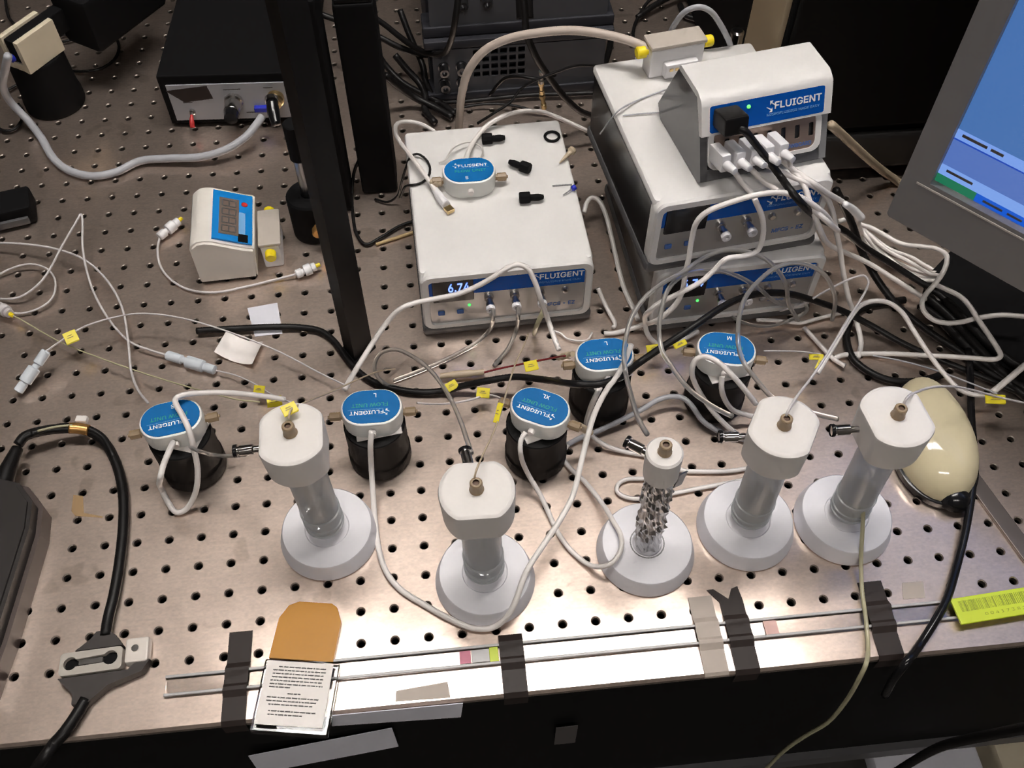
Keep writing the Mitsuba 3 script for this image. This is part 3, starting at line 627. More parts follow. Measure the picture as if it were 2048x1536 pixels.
put(ms, 'cable_notch', moved(pebble(.0120, .0120, .0125, .0060, .8, 20, 6), .006, -.0560, 0), 'black_gloss', 60, 'black notch at the tail', QX)

# ------------------------------------------------------------------ power brick at the left
pb = thing('power_brick', 'dark brown black power brick at the left edge, thick black cord leaving its top', 'power brick')
o = [(-.075, -.02), (-.010, -.02), (-.0040, .02), (.0035, .105), (.0015, .128), (-.012, .146), (-.030, .152), (-.075, .150)]
put(pb, 'lower_shell', extrude(Polygon(o).buffer(.003), .018), 'brick_brown', False, 'brown lower shell')
pl('brick_brown', (.060, .043, .038), .45)
put(pb, 'upper_shell', cat(extrude(Polygon(o).buffer(-.0005), .012, .018), extrude(Polygon(o).buffer(-.0035), .0022, .030)), 'brick_black', False, 'black upper shell')
put(pb, 'strain_relief', tube([(-.0310, .150, .018), (-.0295, .168, .0185), (-.0262, .1865, .0185)], [.0075, .0065, .0045], 12), 'black_cable', True, 'ribbed cord relief')
sb_ = thing('small_black_box', 'small black plastic box cut by the left edge of the frame', 'box')
put(sb_, 'case', rbox(.060, .034, .022, .003, 0, 0, 0), 'black_matt', 30, None, xf(-.1010, .4790, 0, 14))
put(sb_, 'connector', rbox(.040, .004, .008, .001, .004, -.0185, .004), 'dark_grey', 30, None, xf(-.1010, .4790, 0, 14))

# ------------------------------------------------------------------ along the front edge: clear ruler, tapes, labels
ru = thing('clear_rail', 'long clear plastic rail taped along the front edge of the table', 'rail')
def railbox(a, b, y0, y1, z0, z1): return box(b - a, y1 - y0, z1 - z0, (a + b) / 2, (y0 + y1) / 2, z0)
rz_ = 0.0
put(ru, 'strip', rbox(.650, .0150, .0016, .0004, .435, -.0188, .0002), 'clear_plastic', 30, 'clear strip')
for yy in (-.0122, -.0254): put(ru, 'edge_rib', rbox(.650, .0020, .0018, .0004, .435, yy, .0018), 'rib_grey', 30, 'grey raised edge')
pl('rib_grey', (.40, .39, .39), .35)
put(ru, 'red_patch', rbox(.0100, .0105, .0003, .0001, .5540, -.0188, .0018), 'pink_print', False, 'faint pink mark')
pl('pink_print', (.62, .40, .36), .6)
put(ru, 'pink_sticker', rbox(.0080, .0095, .0003, .0001, .3258, -.0188, .0018), 'pink_sticker', False, 'pink sticker')
pl('pink_sticker', (.55, .20, .27), .6)
put(ru, 'grey_sticker', rbox(.0130, .0095, .0003, .0001, .3370, -.0188, .0018), 'rib_grey', False)
put(ru, 'green_sticker', rbox(.0065, .0110, .0012, .0003, .3468, -.0190, .0018), 'lime', False, 'lime green sticker')

def tape_over(x0, x1, yb, label, notch=None, hump=True, down=.016, mat='black_tape', skew=0.0):
    """a strip of tape running from y = yb over the rail and down the front edge"""
    t = thing('tape_strip', label, 'tape', 'dark tapes over the clear rail')
    prof = [(yb, .0005)] + ([(-.006, .0008), (-.0108, .0044), (-.0135, .0044), (-.0160, .0030), (-.0220, .0030), (-.0243, .0044), (-.0268, .0044), (-.0310, .0010)] if hump else []) + [(YF + .002, .0006), (YF - .0007, -.0025), (YF - .0007, -down)]
    P = np.array(prof); n = len(P); off = np.linspace(0, 1, n) * skew
    def row(x): return np.c_[np.full(n, x) + off, P]
    d = np.gradient(P, axis=0); d /= np.linalg.norm(d, axis=1, keepdims=True); nn = np.c_[np.zeros(n), d[:, 1], -d[:, 0]]
    nn = np.where(nn[:, 2:] < 0, -nn, nn)
    A, B = row(x0), row(x1); th = .0004
    v = np.vstack([A, B, A + nn * th, B + nn * th]); f = []
    for k in range(n - 1):
        for a, b in ((0, n), (3 * n, 2 * n), (2 * n, 0), (n, 3 * n)): f += [(a + k, b + k, b + k + 1), (a + k, b + k + 1, a + k + 1)]
    m = trimesh.Trimesh(v, f, process=False)
    if notch: m = cat(m, *[extrude(np.array(q), .0006, .0003) for q in notch])
    put(t, None, m, mat, 30)
tape_over(.1530, .1700, .0178, 'leftmost dark tape strip over the clear rail, left of the amber pad', skew=-.0018)
tape_over(.3512, .3688, -.0045, 'dark tape strip over the clear rail, in front of the nearest reservoir')
tape_over(.5205, .5385, .0050, 'dark tape strip with a forked top end, third from the left over the clear rail', [[(.5205, .0050), (.5300, .0050), (.5180, .0160), (.5130, .0155)], [(.5270, .0050), (.5385, .0050), (.5370, .0165), (.5320, .0150)]])
tape_over(.6292, .6480, .0100, 'rightmost dark tape strip over the clear rail, a yellowish tube hanging beside it', skew=-.002)
def patch(name, label, cat_, pts, z, h, mat, group=None):
    t = thing(name, label, cat_, group); put(t, None, extrude(np.array(pts), h, z), mat, False); return t
tape_over(*[0.4974, 0.5155], .0110, 'grey tape strip over the clear rail beside the forked dark tape', down=.0008, mat='grey_tape')
patch('grey_tape', 'grey tape scrap at the front edge in the bright patch of light', 'tape', [(0.2740, -0.0453), (0.3132, -0.0464), (0.3117, -0.0350), (0.2748, -0.0379)], .0002, .0003, 'grey_tape')
patch('grey_tape', 'faint square of grey tape right of the rightmost dark tape', 'tape', [(0.6601, -0.0064), (0.6772, -0.0069), (0.6804, 0.0064), (0.6639, 0.0068)], .0002, .0002, 'grey_tape')
pl('residue', (.34, .22, .11), .5, .3)
patch('adhesive_residue', 'brown glue residue on the table beside the power brick', 'stain', [(0.0181, 0.1487), (0.0189, 0.1339), (0.0225, 0.1290), (0.0447, 0.1250), (0.0449, 0.1263), (0.0292, 0.1310), (0.0260, 0.1470)], .0001, .0001, 'residue')
# paper strips on the black front
def front_patch(label, pts, mat, y=YF - .0016):
    t = thing('paper_strip', label, 'paper strip'); m = extrude(np.array(pts), .0006)
    put(t, None, m, mat, False, None, xf(0, y, 0, rx=90))
front_patch('pale grey paper strip stuck on the black table side just below the front edge', [(0.2297, 0.0022), (0.2258, -0.0211), (0.3189, -0.0308), (0.3218, 0.0004)], 'paper_cool')
front_patch('pale grey paper strip hanging askew on the black table side, lower of the two', [(0.1545, -0.0739), (0.1530, -0.1234), (0.2676, -0.0891), (0.2673, -0.0404)], 'paper_cool')
front_patch('small dull grey tape square on the black table side', [(0.3918, -0.0831), (0.3919, -0.1291), (0.4094, -0.1296), (0.4092, -0.0824)], 'dull_square')
pl('dull_square', (.075, .068, .066), .6)

# amber pad in a clear box, hanging over the edge
ab = thing('sample_box', 'clear box with printed white paper and amber gel pad, overhanging the front edge', 'box')
AX = xf(0.2071, -0.0082, .0008, -9.5)
put(ab, 'amber_pad', extrude([(-.0235, -.0015), (.0235, -.0015), (.0242, .0290), (.0195, .0400), (.0150, .0430), (-.0100, .0430), (-.0170, .0395), (-.0225, .0290)], .0034), 'amber', False, 'amber gel pad', AX)
put(ab, 'lower_shell', rbox(.0545, .0520, .0062, .0012, .0020, -.0290, .0), 'clear_plastic', 30, 'clear plastic shell', AX)
pp = put(ab, 'paper', box(.0480, .0455, .0003, .0010, -.0270, .0064), 'paper', False, 'white printed paper', AX)
rng = random.Random(5); wds = []
for k, (y, a, b) in enumerate([(-.0085, -.015, .0195), (-.0110, -.0185, .0195), (-.0135, -.0185, .0185), (-.0160, -.0185, .0190), (-.0185, -.0190, .0180), (-.0210, -.0190, .0185), (-.0232, -.0190, -.004), (-.0275, -.005, .004), (-.0305, -.0190, .0180), (-.0330, -.0190, .0165), (-.0355, -.0170, .014), (-.0400, -.0160, .0170), (-.0425, -.0160, .008)]):
    x = a
    while x < b:
        w = min(rng.uniform(.0012, .0042), b - x + .0004); wds.append(box(w, .0009, .0001, x + w / 2 + .001, y, .0067)); x += w + .0006
put(pp, 'print', cat(*wds), 'ink', False, 'grey lines of small print', AX)
# lime barcode tag
bc = thing('barcode_tag', 'lime green plastic barcode tag lying on the clear rail at the right edge', 'tag')
TX = xf(.7290, -.0205, .0062, 3.5)
put(bc, 'plate', rbox(.0740, .0205, .0022, .0008, 0, 0, 0), 'lime', 30, None, TX)
rng = random.Random(8); x = -.032; bars = []
while x < .034: w = rng.choice([.0003, .0005, .0008]); bars.append(box(w, .0085, .0001, x, .0030, .0022)); x += w + rng.choice([.0004, .0006, .0009])
put(bc, 'bars', cat(*bars), 'olive_print', False, 'bar code', TX)
put(bc, 'digits', moved(text('0 0 4 1 7 3 8 2', .0022, .0001, width=.032), -.016, -.0062, .0022), 'olive_print', False, 'small digits', TX)
pl('olive_print', (.20, .25, .02), .6)
# steel bar at the right
sbar = thing('steel_bar', 'dark flat steel bar lying on the table at the right edge behind the barcode tag', 'bar')
put(sbar, None, rbox(.014, .190, .003, .0006, 0, 0, 0), 'steel_bar', 30, None, xf(0.7625, 0.0469, .0002, 14))

# ------------------------------------------------------------------ papers
p1 = patch('paper_slip', 'small white paper slip under the end of the long black cable', 'paper', [(0.1471, 0.3355), (0.1560, 0.3003), (0.1811, 0.3014), (0.1748, 0.3392)], .0003, .0004, 'paper_cool')
cp_ = thing('paper_slip', 'curled white paper slip in front of the flat one', 'paper')
def curled():
    a, b, c, d = [np.array(q + (0,)) if len(q) == 2 else np.array(q) for q in [(0.1223, 0.2808), (0.1571, 0.2635), (0.1652, 0.2883), (0.1318, 0.3045)]]
    n = 10; v = []
    for i in range(n + 1):
        for j in range(5):
            s, t_ = i / n, j / 4; p = (1 - s) * ((1 - t_) * a + t_ * d) + s * ((1 - t_) * b + t_ * c); lift = .0060 * (2 * s - 1) ** 2 + .0012
            v.append(p + [0, 0, lift])
    f = []
    for i in range(n):
        for j in range(4): q = i * 5 + j; f += [(q, q + 5, q + 6), (q, q + 6, q + 1)]
    v = np.array(v); m = trimesh.Trimesh(np.vstack([v, v + [0, 0, .0002]]), f + [(a + len(v), c + len(v), b + len(v)) for a, b, c in f], process=False); return m
put(cp_, None, curled(), 'paper', 60)

# ------------------------------------------------------------------ loose things on the lid of the lone controller
ZL = .0781
def black_plug(px_, py_, rz, label):
    t = thing('black_fitting', label, 'fitting', 'black screw plugs on the controller lid')
    a = (0, 0, .0048)
    put(t, 'head', rod((-.0105, 0, .0052), (1, 0, .0052), [(0, 0), (.0046, 0), (.0052, .0008), (.0052, .0090), (.0046, .0098), (0, .0098)], 10), 'black_matt', 20, 'knurled head', xf(px_, py_, ZL, rz))
    put(t, 'thread', rod((-.0010, 0, .0048), (1, 0, .0048), [(0, 0), (.0030, 0), (.0032, .008), (.0020, .0125), (0, .0128)], 12), 'black_matt', 30, None, xf(px_, py_, ZL, rz))
black_plug(*(0.3893, 0.4532), 1, 'black screw plug nearest the back edge of the lone controller lid')
black_plug(*(0.4109, 0.4129), 146, 'black screw plug lying turned, middle one on the lone controller lid')
black_plug(*(0.4163, 0.3695), -1, 'black screw plug nearest the front on the lone controller lid')
orr = thing('rubber_ring', 'black rubber ring on the lid of the lone controller', 'ring')
tor = trimesh.creation.torus(.0068, .0013, major_sections=32, minor_sections=10); put(orr, None, tor, 'black_matt', True, None, xf(*(0.4463, 0.4549), ZL + .0013))
ct = thing('cone_fitting', 'tan cone shaped tubing tip at the right edge of the controller lid', 'fitting')
put(ct, 'cone', rod([0.4630, 0.4301, 0.0830], [0.4452, 0.4128, 0.0795], [(0, 0), (.0038, 0), (.0040, .003), (.0026, .0045), (.0006, .0205), (0, .0205)], 14), 'tubing_tan', 35)
ne = thing('dispensing_needle', 'blue hubbed needle tip on the lid near its right edge', 'needle')
put(ne, 'hub', rod([0.4582, 0.3814, 0.0810], [0.4441, 0.3718, 0.0795], [(0, 0), (.0026, 0), (.0026, .0030), (.0012, .0042), (0, .0042)], 12), 'blue_plastic', 35, 'blue hub')
put(ne, 'tip', rod([0.4561, 0.3799, 0.0810], [0.4441, 0.3718, 0.0795], [(0, 0), (.0007, .002), (.0005, .0120), (0, .0120)], 8), 'mid_grey', 35, 'thin grey tip')
n2 = thing('dispensing_needle', 'thin pale needle lying just above the blue hubbed one on the lid', 'needle')
put(n2, None, tube([[0.4383, 0.3874, 0.0788], [0.4563, 0.3873, 0.0788]], .0007, 8, smooth=False), 'mid_grey', True)
up = thing('usb_plug', 'small white cable plug with a metal tip lying on the controller lid beside the sensor', 'plug')
put(up, 'grip', tube([[0.3299, 0.3917, 0.0820], [0.3346, 0.3787, 0.0820], [0.3394, 0.3685, 0.0820]], [.0030, .0042, .0042], 10), 'plug_white', True, 'white grip')
put(up, 'metal_tip', rbox(.0075, .0075, .0035, .0006, 0, 0, 0), 'brass', 30, 'metal tip', xf(*(0.3418, 0.3631), ZL + .0016, 30))
cap2 = thing('tan_fitting', 'tan tube fitting with a clear sleeve left of the sensor on the controller lid', 'fitting')
put(cap2, None, rod([0.3374, 0.3925, 0.0860], [0.3221, 0.3969, 0.0840], [(0, 0), (.0028, 0), (.0028, .003), (.0040, .004), (.0040, .010), (.0026, .0115), (0, .0118)], 14), 'tubing_tan', 35)
wd = thing('wooden_stick', 'thin wooden stick lying on the table left of the lone controller', 'stick')
put(wd, None, tube([[0.2684, 0.4042, 0.0022], [0.3062, 0.4176, 0.0022]], .0016, 8, smooth=False), 'wood_stick', True)

# ------------------------------------------------------------------ luer connectors on the left half
def luer(a, b, label, mat='tubing_milky', tip=None):
    t = thing('luer_connector', label, 'connector', 'translucent tube connectors'); a, b = np.array(a), np.array(b); L = np.linalg.norm(b - a); d = (b - a) / L
    put(t, 'body', rod(a, b, [(0, 0), (.0036, 0), (.0044, .001), (.0044, L * .30), (.0030, L * .32), (.0030, L * .40), (.0056, L * .42), (.0056, L * .74), (.0034, L * .76), (.0042, L * .80), (.0042, L * .97), (0, L)], 14), mat, 35)
    if tip: put(t, 'yellow_tip', rod(b, b + d * .01, [(0, 0), (.0020, 0), (.0018, .004), (0, .0045)], 10), 'yellow', 35, 'yellow tip')
luer([0.0804, 0.2823, 0.0060], [0.1254, 0.2605, 0.0060], 'large translucent tube connector in front of the paper slips', 'frost_blue')
luer([-0.0190, 0.2843, 0.0220], [-0.0443, 0.2535, 0.0060], 'long translucent tube connector standing askew near the left edge', 'frost_blue')
luer([-0.0806, 0.3539, 0.0100], [-0.0664, 0.3416, 0.0100], 'translucent connector cut by the left edge with a yellow tip', 'tubing_milky', True)
luer([0.0567, 0.4317, 0.0060], [0.0747, 0.4508, 0.0080], 'pale connector with a yellow tip left of the digital reader', 'plug_white', True)
luer([0.1922, 0.3684, 0.0060], [0.2113, 0.3757, 0.0080], 'pale connector with a yellow tip right of the digital reader', 'plug_white', True)
pl('frost_blue', (.58, .62, .66), .3)

# ------------------------------------------------------------------ inline cord switch at the front left
sw2 = thing('cord_switch', 'grey inline switch plate with a black dumbbell slot on the thick black cord', 'switch')
WX = xf(0.0608, 0.0028, .0, 2.5)
slot = Polygon([(-.018 + .0048 * math.cos(a), .0048 * math.sin(a)) for a in np.linspace(.6, 2 * math.pi - .6, 20)] + [(.010 + .0052 * math.cos(a), .0008 + .0052 * math.sin(a)) for a in np.linspace(-math.pi + .6, math.pi - .6, 20)]).buffer(0)
plate = Polygon(rrect(.0440, .0170, .003, 4, -.0035, 0))
put(sw2, 'plate', extrude(plate.difference(slot), .0085, .001), 'switch_grey', 30, 'grey plate', WX)
put(sw2, 'slot_floor', extrude(plate.buffer(-.001), .0045, .001), 'black_matt', False, 'black slot', WX)
put(sw2, 'slot_bridge', rbox(.017, .0042, .0030, .0005, -.004, .0005, .0056), 'mid_dark', 30, None, WX)
pl('mid_dark', (.06, .055, .05), .5)
put(sw2, 'end_cap', rbox(.0170, .0190, .0095, .002, .0285, .0040, .0005), 'switch_pale', 30, 'pale end piece', WX)
pl('switch_pale', (.60, .55, .50), .4)
put(sw2, 'end_screw', lathe([(0, 0), (.0022, 0), (.0026, .0006), (0, .0008)], 14), 'mid_dark', 30, None, WX @ xf(.0275, .0050, .0100))
put(sw2, 'upper_flare', extrude([(-.016, .0095), (.0180, .0095), (.0120, .0180), (.0060, .0225), (-.0020, .0225), (-.0060, .0170)], .0080, .0006), 'black_rubber', 30, 'black rubber flare', WX)
put(sw2, 'lower_flare', extrude([(-.026, -.0098), (.0230, -.0098), (.0300, -.0030), (.0380, -.0040), (.0330, -.0120), (.0100, -.0190), (-.0040, -.0305), (-.0140, -.0300), (-.0140, -.0230)], .0080, .0006), 'black_rubber', 30, 'black rubber flare', WX)
pl('black_rubber', (.028, .022, .020), .55)

# ------------------------------------------------------------------ cables: control points in metres along each run
def cable(name, label, cat_, pts, r, mat, group=None, n=10, per=5):
    t = thing(name, label, cat_, group); put(t, None, tube(pts, r, n, per), mat, True); return t
WG, BG, CG = 'white sensor cables', 'black cables', 'clear air tubes'
def hubp(u, s, nrm): return (FX @ np.array([u, s, nrm, 1.0]))[:3]
RW, RB = .0023, .0030
# five white plugs in the hub, each with its cable
def hub_cable(k, label, pts, drop=.008):
    t = thing('plug_cable', label, 'cable', WG); u = PORT[k]
    a, b = hubp(u, .0285, .0030), hubp(u + .002, .0240, .0250)
    q = rbox(.0082, .0148, .0210, .0012, 0, 0, 0); 
    put(t, 'plug', q, 'plug_white', 30, 'white plug', FX @ xf(u, .0285, .0030, 0, 12, 3))
    e = hubp(u + .0015, .0235, .0225); e2 = hubp(u + .004, .0205, .0330)
    put(t, 'strain_relief', tube([e, (e + e2) / 2, e2], [.0038, .0034, .0027], 10), 'plug_white', True, None)
    put(t, 'cord', tube([e2 - (e2 - e) * .2] + [np.array(p) for p in pts], RW, 10, 5), 'cable_white', True, 'white cord')
hub_cable(0, 'white cable from the leftmost hub plug, hanging in front of both stacked controllers', [(0.5676,0.2859,0.1720), (0.5744,0.2774,0.1660), (0.5791,0.2720,0.1622), (0.5794,0.2620,0.1636), (0.5867,0.2580,0.1490), (0.5906,0.2560,0.1289), (0.5882,0.2540,0.1162), (0.5765,0.2500,0.1158), (0.5603,0.2460,0.1182), (0.5517,0.2440,0.1082), (0.5422,0.2400,0.1004), (0.5265,0.2380,0.0909), (0.5100,0.2380,0.0796), (0.5026,0.2400,0.0671), (0.5084,0.2642,0.0220), (0.5108,0.2588,0.0120), (0.5170,0.2537,0.0060), (0.5263,0.2509,0.0040), (0.5419,0.2552,0.0040), (0.5594,0.2634,0.0040)])
hub_cable(1, 'white cable from the second hub plug from the left, running along the lid edge', [(0.5813,0.2891,0.1720), (0.5922,0.2802,0.1650), (0.6016,0.2729,0.1630), (0.6131,0.2680,0.1601), (0.6277,0.2620,0.1515), (0.6447,0.2580,0.1373), (0.7150,0.3452,0.0300), (0.7364,0.3461,0.0120)])
hub_cable(2, 'white cable from the third hub plug from the left, falling past the stack', [(0.5950,0.2885,0.1750), (0.6120,0.2847,0.1670), (0.6231,0.2772,0.1660), (0.6455,0.2845,0.1450), (0.6620,0.2907,0.1180), (0.6718,0.2896,0.0940), (0.6797,0.2867,0.0740), (0.6866,0.2783,0.0520), (0.6945,0.2684,0.0300), (0.7002,0.2620,0.0180), (0.7030,0.2471,0.0100), (0.7028,0.2343,0.0050), (0.6955,0.2192,0.0040)])
hub_cable(3, 'white cable from the fourth hub plug from the left, reaching the thick white cable end', [(0.6025,0.2908,0.1800), (0.6102,0.2887,0.1740), (0.6204,0.2839,0.1680), (0.6296,0.2765,0.1650), (0.6458,0.2802,0.1500), (0.6693,0.2946,0.1250), (0.6906,0.3084,0.1000), (0.7063,0.3202,0.0750), (0.7223,0.3394,0.0450), (0.7412,0.3575,0.0150)])
hub_cable(4, 'white cable from the rightmost hub plug, turning in a long hairpin on the table', [(0.6124,0.2890,0.1720), (0.6210,0.2774,0.1650), (0.6276,0.2660,0.1515), (0.6386,0.2580,0.1306), (0.6667,0.2833,0.0850), (0.6900,0.2941,0.0620), (0.7141,0.2974,0.0450), (0.7329,0.2927,0.0340), (0.7497,0.2841,0.0260), (0.7681,0.2734,0.0180), (0.7796,0.2696,0.0140), (0.7858,0.2721,0.0140), (0.7845,0.2802,0.0140), (0.7774,0.2933,0.0120), (0.7646,0.3137,0.0120), (0.7533,0.3384,0.0120), (0.7431,0.3623,0.0120), (0.7382,0.3725,0.0140)])
t = thing('cable_relief', 'thick white cable end among the cables right of the stack', 'cable end'); put(t, None, tube([(0.6698,0.2894,0.1270), (0.6835,0.2972,0.1120), (0.6944,0.2982,0.1000)], [.0028, .0036, .0040], 10), 'plug_white', True)
cable('white_cable', 'white cable arching over the front of the upper stacked controller', 'cable', [(0.6763,0.3045,0.0860), (0.6343,0.2620,0.1498), (0.6160,0.2620,0.1644), (0.5987,0.2620,0.1717), (0.5793,0.2610,0.1724), (0.5566,0.2600,0.1666), (0.5395,0.2580,0.1600), (0.5332,0.2570,0.1508), (0.5319,0.2560,0.1348), (0.5313,0.2520,0.1172), (0.5302,0.2490,0.1009), (0.5302,0.2470,0.0840), (0.5272,0.2460,0.0683), (0.5196,0.2450,0.0559), (0.5127,0.2470,0.0450), (0.5087,0.2712,0.0100), (0.4951,0.2716,0.0040), (0.4838,0.2699,0.0030), (0.4737,0.2704,0.0030)], RW, 'cable_white', WG)
cable('folded_cable', 'white cable folded into several parallel strands on the table under the screen', 'cable', [(0.7259,0.3643,0.0300), (0.7485,0.3679,0.0100), (0.7603,0.3536,0.0060), (0.7686,0.3426,0.0060), (0.7843,0.3334,0.0050), (0.7912,0.3247,0.0050), (0.7995,0.3148,0.0050), (0.8007,0.3111,0.0060), (0.7896,0.3097,0.0080), (0.7772,0.3162,0.0080), (0.7611,0.3292,0.0090), (0.7472,0.3483,0.0100), (0.7389,0.3634,0.0120), (0.7382,0.3554,0.0160), (0.7452,0.3399,0.0140), (0.7605,0.3170,0.0130), (0.7764,0.3042,0.0120), (0.7920,0.2988,0.0120), (0.7972,0.2990,0.0140), (0.7869,0.2989,0.0180), (0.7725,0.3157,0.0180), (0.7547,0.3351,0.0180), (0.7400,0.3574,0.0220), (0.7375,0.3443,0.0260), (0.7458,0.3256,0.0220), (0.7625,0.3014,0.0200), (0.7750,0.2925,0.0180), (0.7882,0.2924,0.0160)], .0020, 'cable_white', WG)
cable('white_cable', 'white cable looping down beside the dark screen foot and running off the right edge', 'cable', [(0.7022,0.3442,0.0500), (0.7114,0.3459,0.0500), (0.7191,0.3426,0.0480), (0.7324,0.3374,0.0460), (0.7436,0.3268,0.0450), (0.7541,0.3155,0.0450), (0.7709,0.3090,0.0460), (0.7823,0.3034,0.0480), (0.7871,0.2941,0.0500), (0.7853,0.2856,0.0500), (0.7794,0.2758,0.0460), (0.7701,0.2671,0.0400), (0.7618,0.2606,0.0360), (0.7575,0.2550,0.0320), (0.7581,0.2478,0.0280), (0.7640,0.2389,0.0260), (0.7741,0.2339,0.0260), (0.7864,0.2321,0.0280), (0.8014,0.2336,0.0300), (0.8210,0.2318,0.0340), (0.8437,0.2255,0.0360)], RW, 'cable_white', WG)
cable('white_cable', 'white cable making a sharp corner near the right edge, then running left along the table', 'cable', [(0.7772,0.2765,0.0300), (0.7852,0.2643,0.0340), (0.7917,0.2541,0.0360), (0.7953,0.2431,0.0360), (0.7985,0.2282,0.0340), (0.8040,0.2128,0.0300), (0.8086,0.1987,0.0260), (0.8092,0.1947,0.0240), (0.8054,0.1933,0.0220), (0.7886,0.1991,0.0180), (0.7717,0.2056,0.0140), (0.7561,0.2113,0.0100), (0.7333,0.2184,0.0060), (0.7082,0.2230,0.0040), (0.6812,0.2234,0.0040), (0.6723,0.2198,0.0040)], RW, 'cable_white', WG)
cable('white_cable', 'short white cable lying on the table in front of the lower stacked controller', 'cable', [(0.6571,0.2584,0.0040), (0.6659,0.2370,0.0040), (0.6728,0.2214,0.0040), (0.6802,0.2102,0.0060)], .0020, 'cable_white', WG)
cable('white_cable', 'white cable lying under the clear tube loops at the foot of the stack', 'cable', [(0.6136,0.2650,0.0120), (0.6229,0.2691,0.0060), (0.6426,0.2670,0.0040), (0.6549,0.2640,0.0040), (0.6749,0.2680,0.0040), (0.7001,0.2727,0.0040)], .0018, 'cable_white', WG)
cable('white_cable', 'thick white tube arching over the black cable and falling toward the mouse', 'tube', [(0.5994,0.1410,0.0200), (0.6088,0.1465,0.0400), (0.6284,0.1674,0.0600), (0.6464,0.1884,0.0660), (0.6711,0.2187,0.0660), (0.6827,0.2303,0.0640), (0.6983,0.2379,0.0600), (0.7142,0.2383,0.0550), (0.7259,0.2317,0.0480), (0.7340,0.2162,0.0400), (0.7430,0.1973,0.0320), (0.7518,0.1804,0.0260), (0.7611,0.1659,0.0220), (0.7724,0.1599,0.0200), (0.7872,0.1574,0.0200)][2:], .0021, 'cable_white', WG)
cable('white_cable', 'white cable stub entering at the right edge behind the yellow tape', 'cable', [(0.8336,0.1854,0.0300), (0.8236,0.1808,0.0260), (0.8033,0.1686,0.0220), (0.7899,0.1608,0.0200)], .0028, 'cable_white', WG)
# sensor cables
cable('sensor_cable', 'white cable of the leftmost flow sensor, looping down and back over its top', 'cable', [(0.1173,0.1460,0.0684), (0.1171,0.1330,0.0749), (0.1131,0.1250,0.0707), (0.1105,0.1170,0.0664), (0.0921,0.1414,0.0080), (0.0967,0.1321,0.0040), (0.1042,0.1224,0.0030), (0.1111,0.1234,0.0040), (0.1187,0.1273,0.0120), (0.1255,0.1324,0.0260), (0.1288,0.1397,0.0400), (0.1298,0.1458,0.0560), (0.1295,0.1538,0.0720), (0.1237,0.1666,0.0745), (0.1181,0.1774,0.0760), (0.1180,0.1817,0.0760), (0.1231,0.1845,0.0760), (0.1348,0.1881,0.0720), (0.1486,0.1915,0.0660), (0.1657,0.1954,0.0560), (0.1835,0.1977,0.0460), (0.1945,0.1983,0.0400)], RW, 'cable_white', WG)
cable('sensor_cable', 'long white sensor cable passing round the front of the reservoir nearest the camera', 'cable', [(0.2679,0.1410,0.0698), (0.2658,0.1350,0.0588), (0.2631,0.1300,0.0300), (0.2623,0.1130,0.0120), (0.2627,0.0948,0.0040), (0.2646,0.0754,0.0030), (0.2699,0.0548,0.0030), (0.2802,0.0389,0.0030), (0.2985,0.0241,0.0030), (0.3166,0.0112,0.0030), (0.3328,0.0025,0.0030), (0.3476,0.0010,0.0040), (0.3580,0.0049,0.0100), (0.3655,0.0130,0.0180), (0.3758,0.0332,0.0240), (0.3927,0.0553,0.0260), (0.4063,0.0721,0.0280), (0.4187,0.0906,0.0320), (0.4265,0.1100,0.0400), (0.4333,0.1274,0.0480), (0.4426,0.1470,0.0600), (0.4537,0.1606,0.0720), (0.4619,0.1677,0.0780), (0.4675,0.1750,0.0820), (0.4778,0.1957,0.0800), (0.4841,0.2205,0.0600), (0.4862,0.2459,0.0400)][:-2], RW, 'cable_white', WG)
cable('sensor_cable', 'white cable of the askew flow sensor, looped on the foot of the slim reservoir', 'cable', [(0.3856,0.1310,0.0650), (0.3816,0.1260,0.0620), (0.3805,0.1190,0.0551), (0.3868,0.1187,0.0220), (0.3947,0.1077,0.0100), (0.4001,0.0945,0.0040), (0.4037,0.0812,0.0030), (0.4078,0.0697,0.0030), (0.4155,0.0560,0.0030), (0.4261,0.0437,0.0050), (0.4349,0.0369,0.0140), (0.4432,0.0373,0.0210), (0.4499,0.0462,0.0220), (0.4519,0.0575,0.0210), (0.4486,0.0700,0.0200), (0.4436,0.0912,0.0120), (0.4330,0.1175,0.0050), (0.4218,0.1351,0.0030), (0.4193,0.1441,0.0030), (0.4234,0.1531,0.0030), (0.4359,0.1604,0.0030), (0.4494,0.1651,0.0030)], .0020, 'cable_white', WG)
cable('sensor_cable', 'white cable of the flow sensor nearest the lone controller, curving down over its black stand', 'cable', [(0.4506,0.1720,0.0580), (0.4452,0.1630,0.0575), (0.4428,0.1674,0.0300), (0.4414,0.1671,0.0120), (0.4398,0.1580,0.0030)], RW, 'cable_white', WG)
cable('sensor_cable', 'white cable leaving the front of the flow sensor before the stack', 'cable', [(0.5504,0.1720,0.0602), (0.5499,0.1660,0.0526), (0.5556,0.1646,0.0360), (0.5646,0.1633,0.0220), (0.5764,0.1629,0.0140), (0.5897,0.1607,0.0100)], RW, 'cable_white', WG)
cable('white_cable', 'white cable looped over the front of the flow sensor before the stack', 'cable', [(0.5690,0.1472,0.0060), (0.5589,0.1525,0.0140), (0.5487,0.1608,0.0220), (0.5381,0.1718,0.0340), (0.5298,0.1765,0.0500), (0.5262,0.1777,0.0640), (0.5286,0.1805,0.0740), (0.5347,0.1799,0.0780), (0.5442,0.1734,0.0780), (0.5532,0.1635,0.0740), (0.5649,0.1553,0.0620), (0.5748,0.1489,0.0500)], RW, 'cable_white', WG)
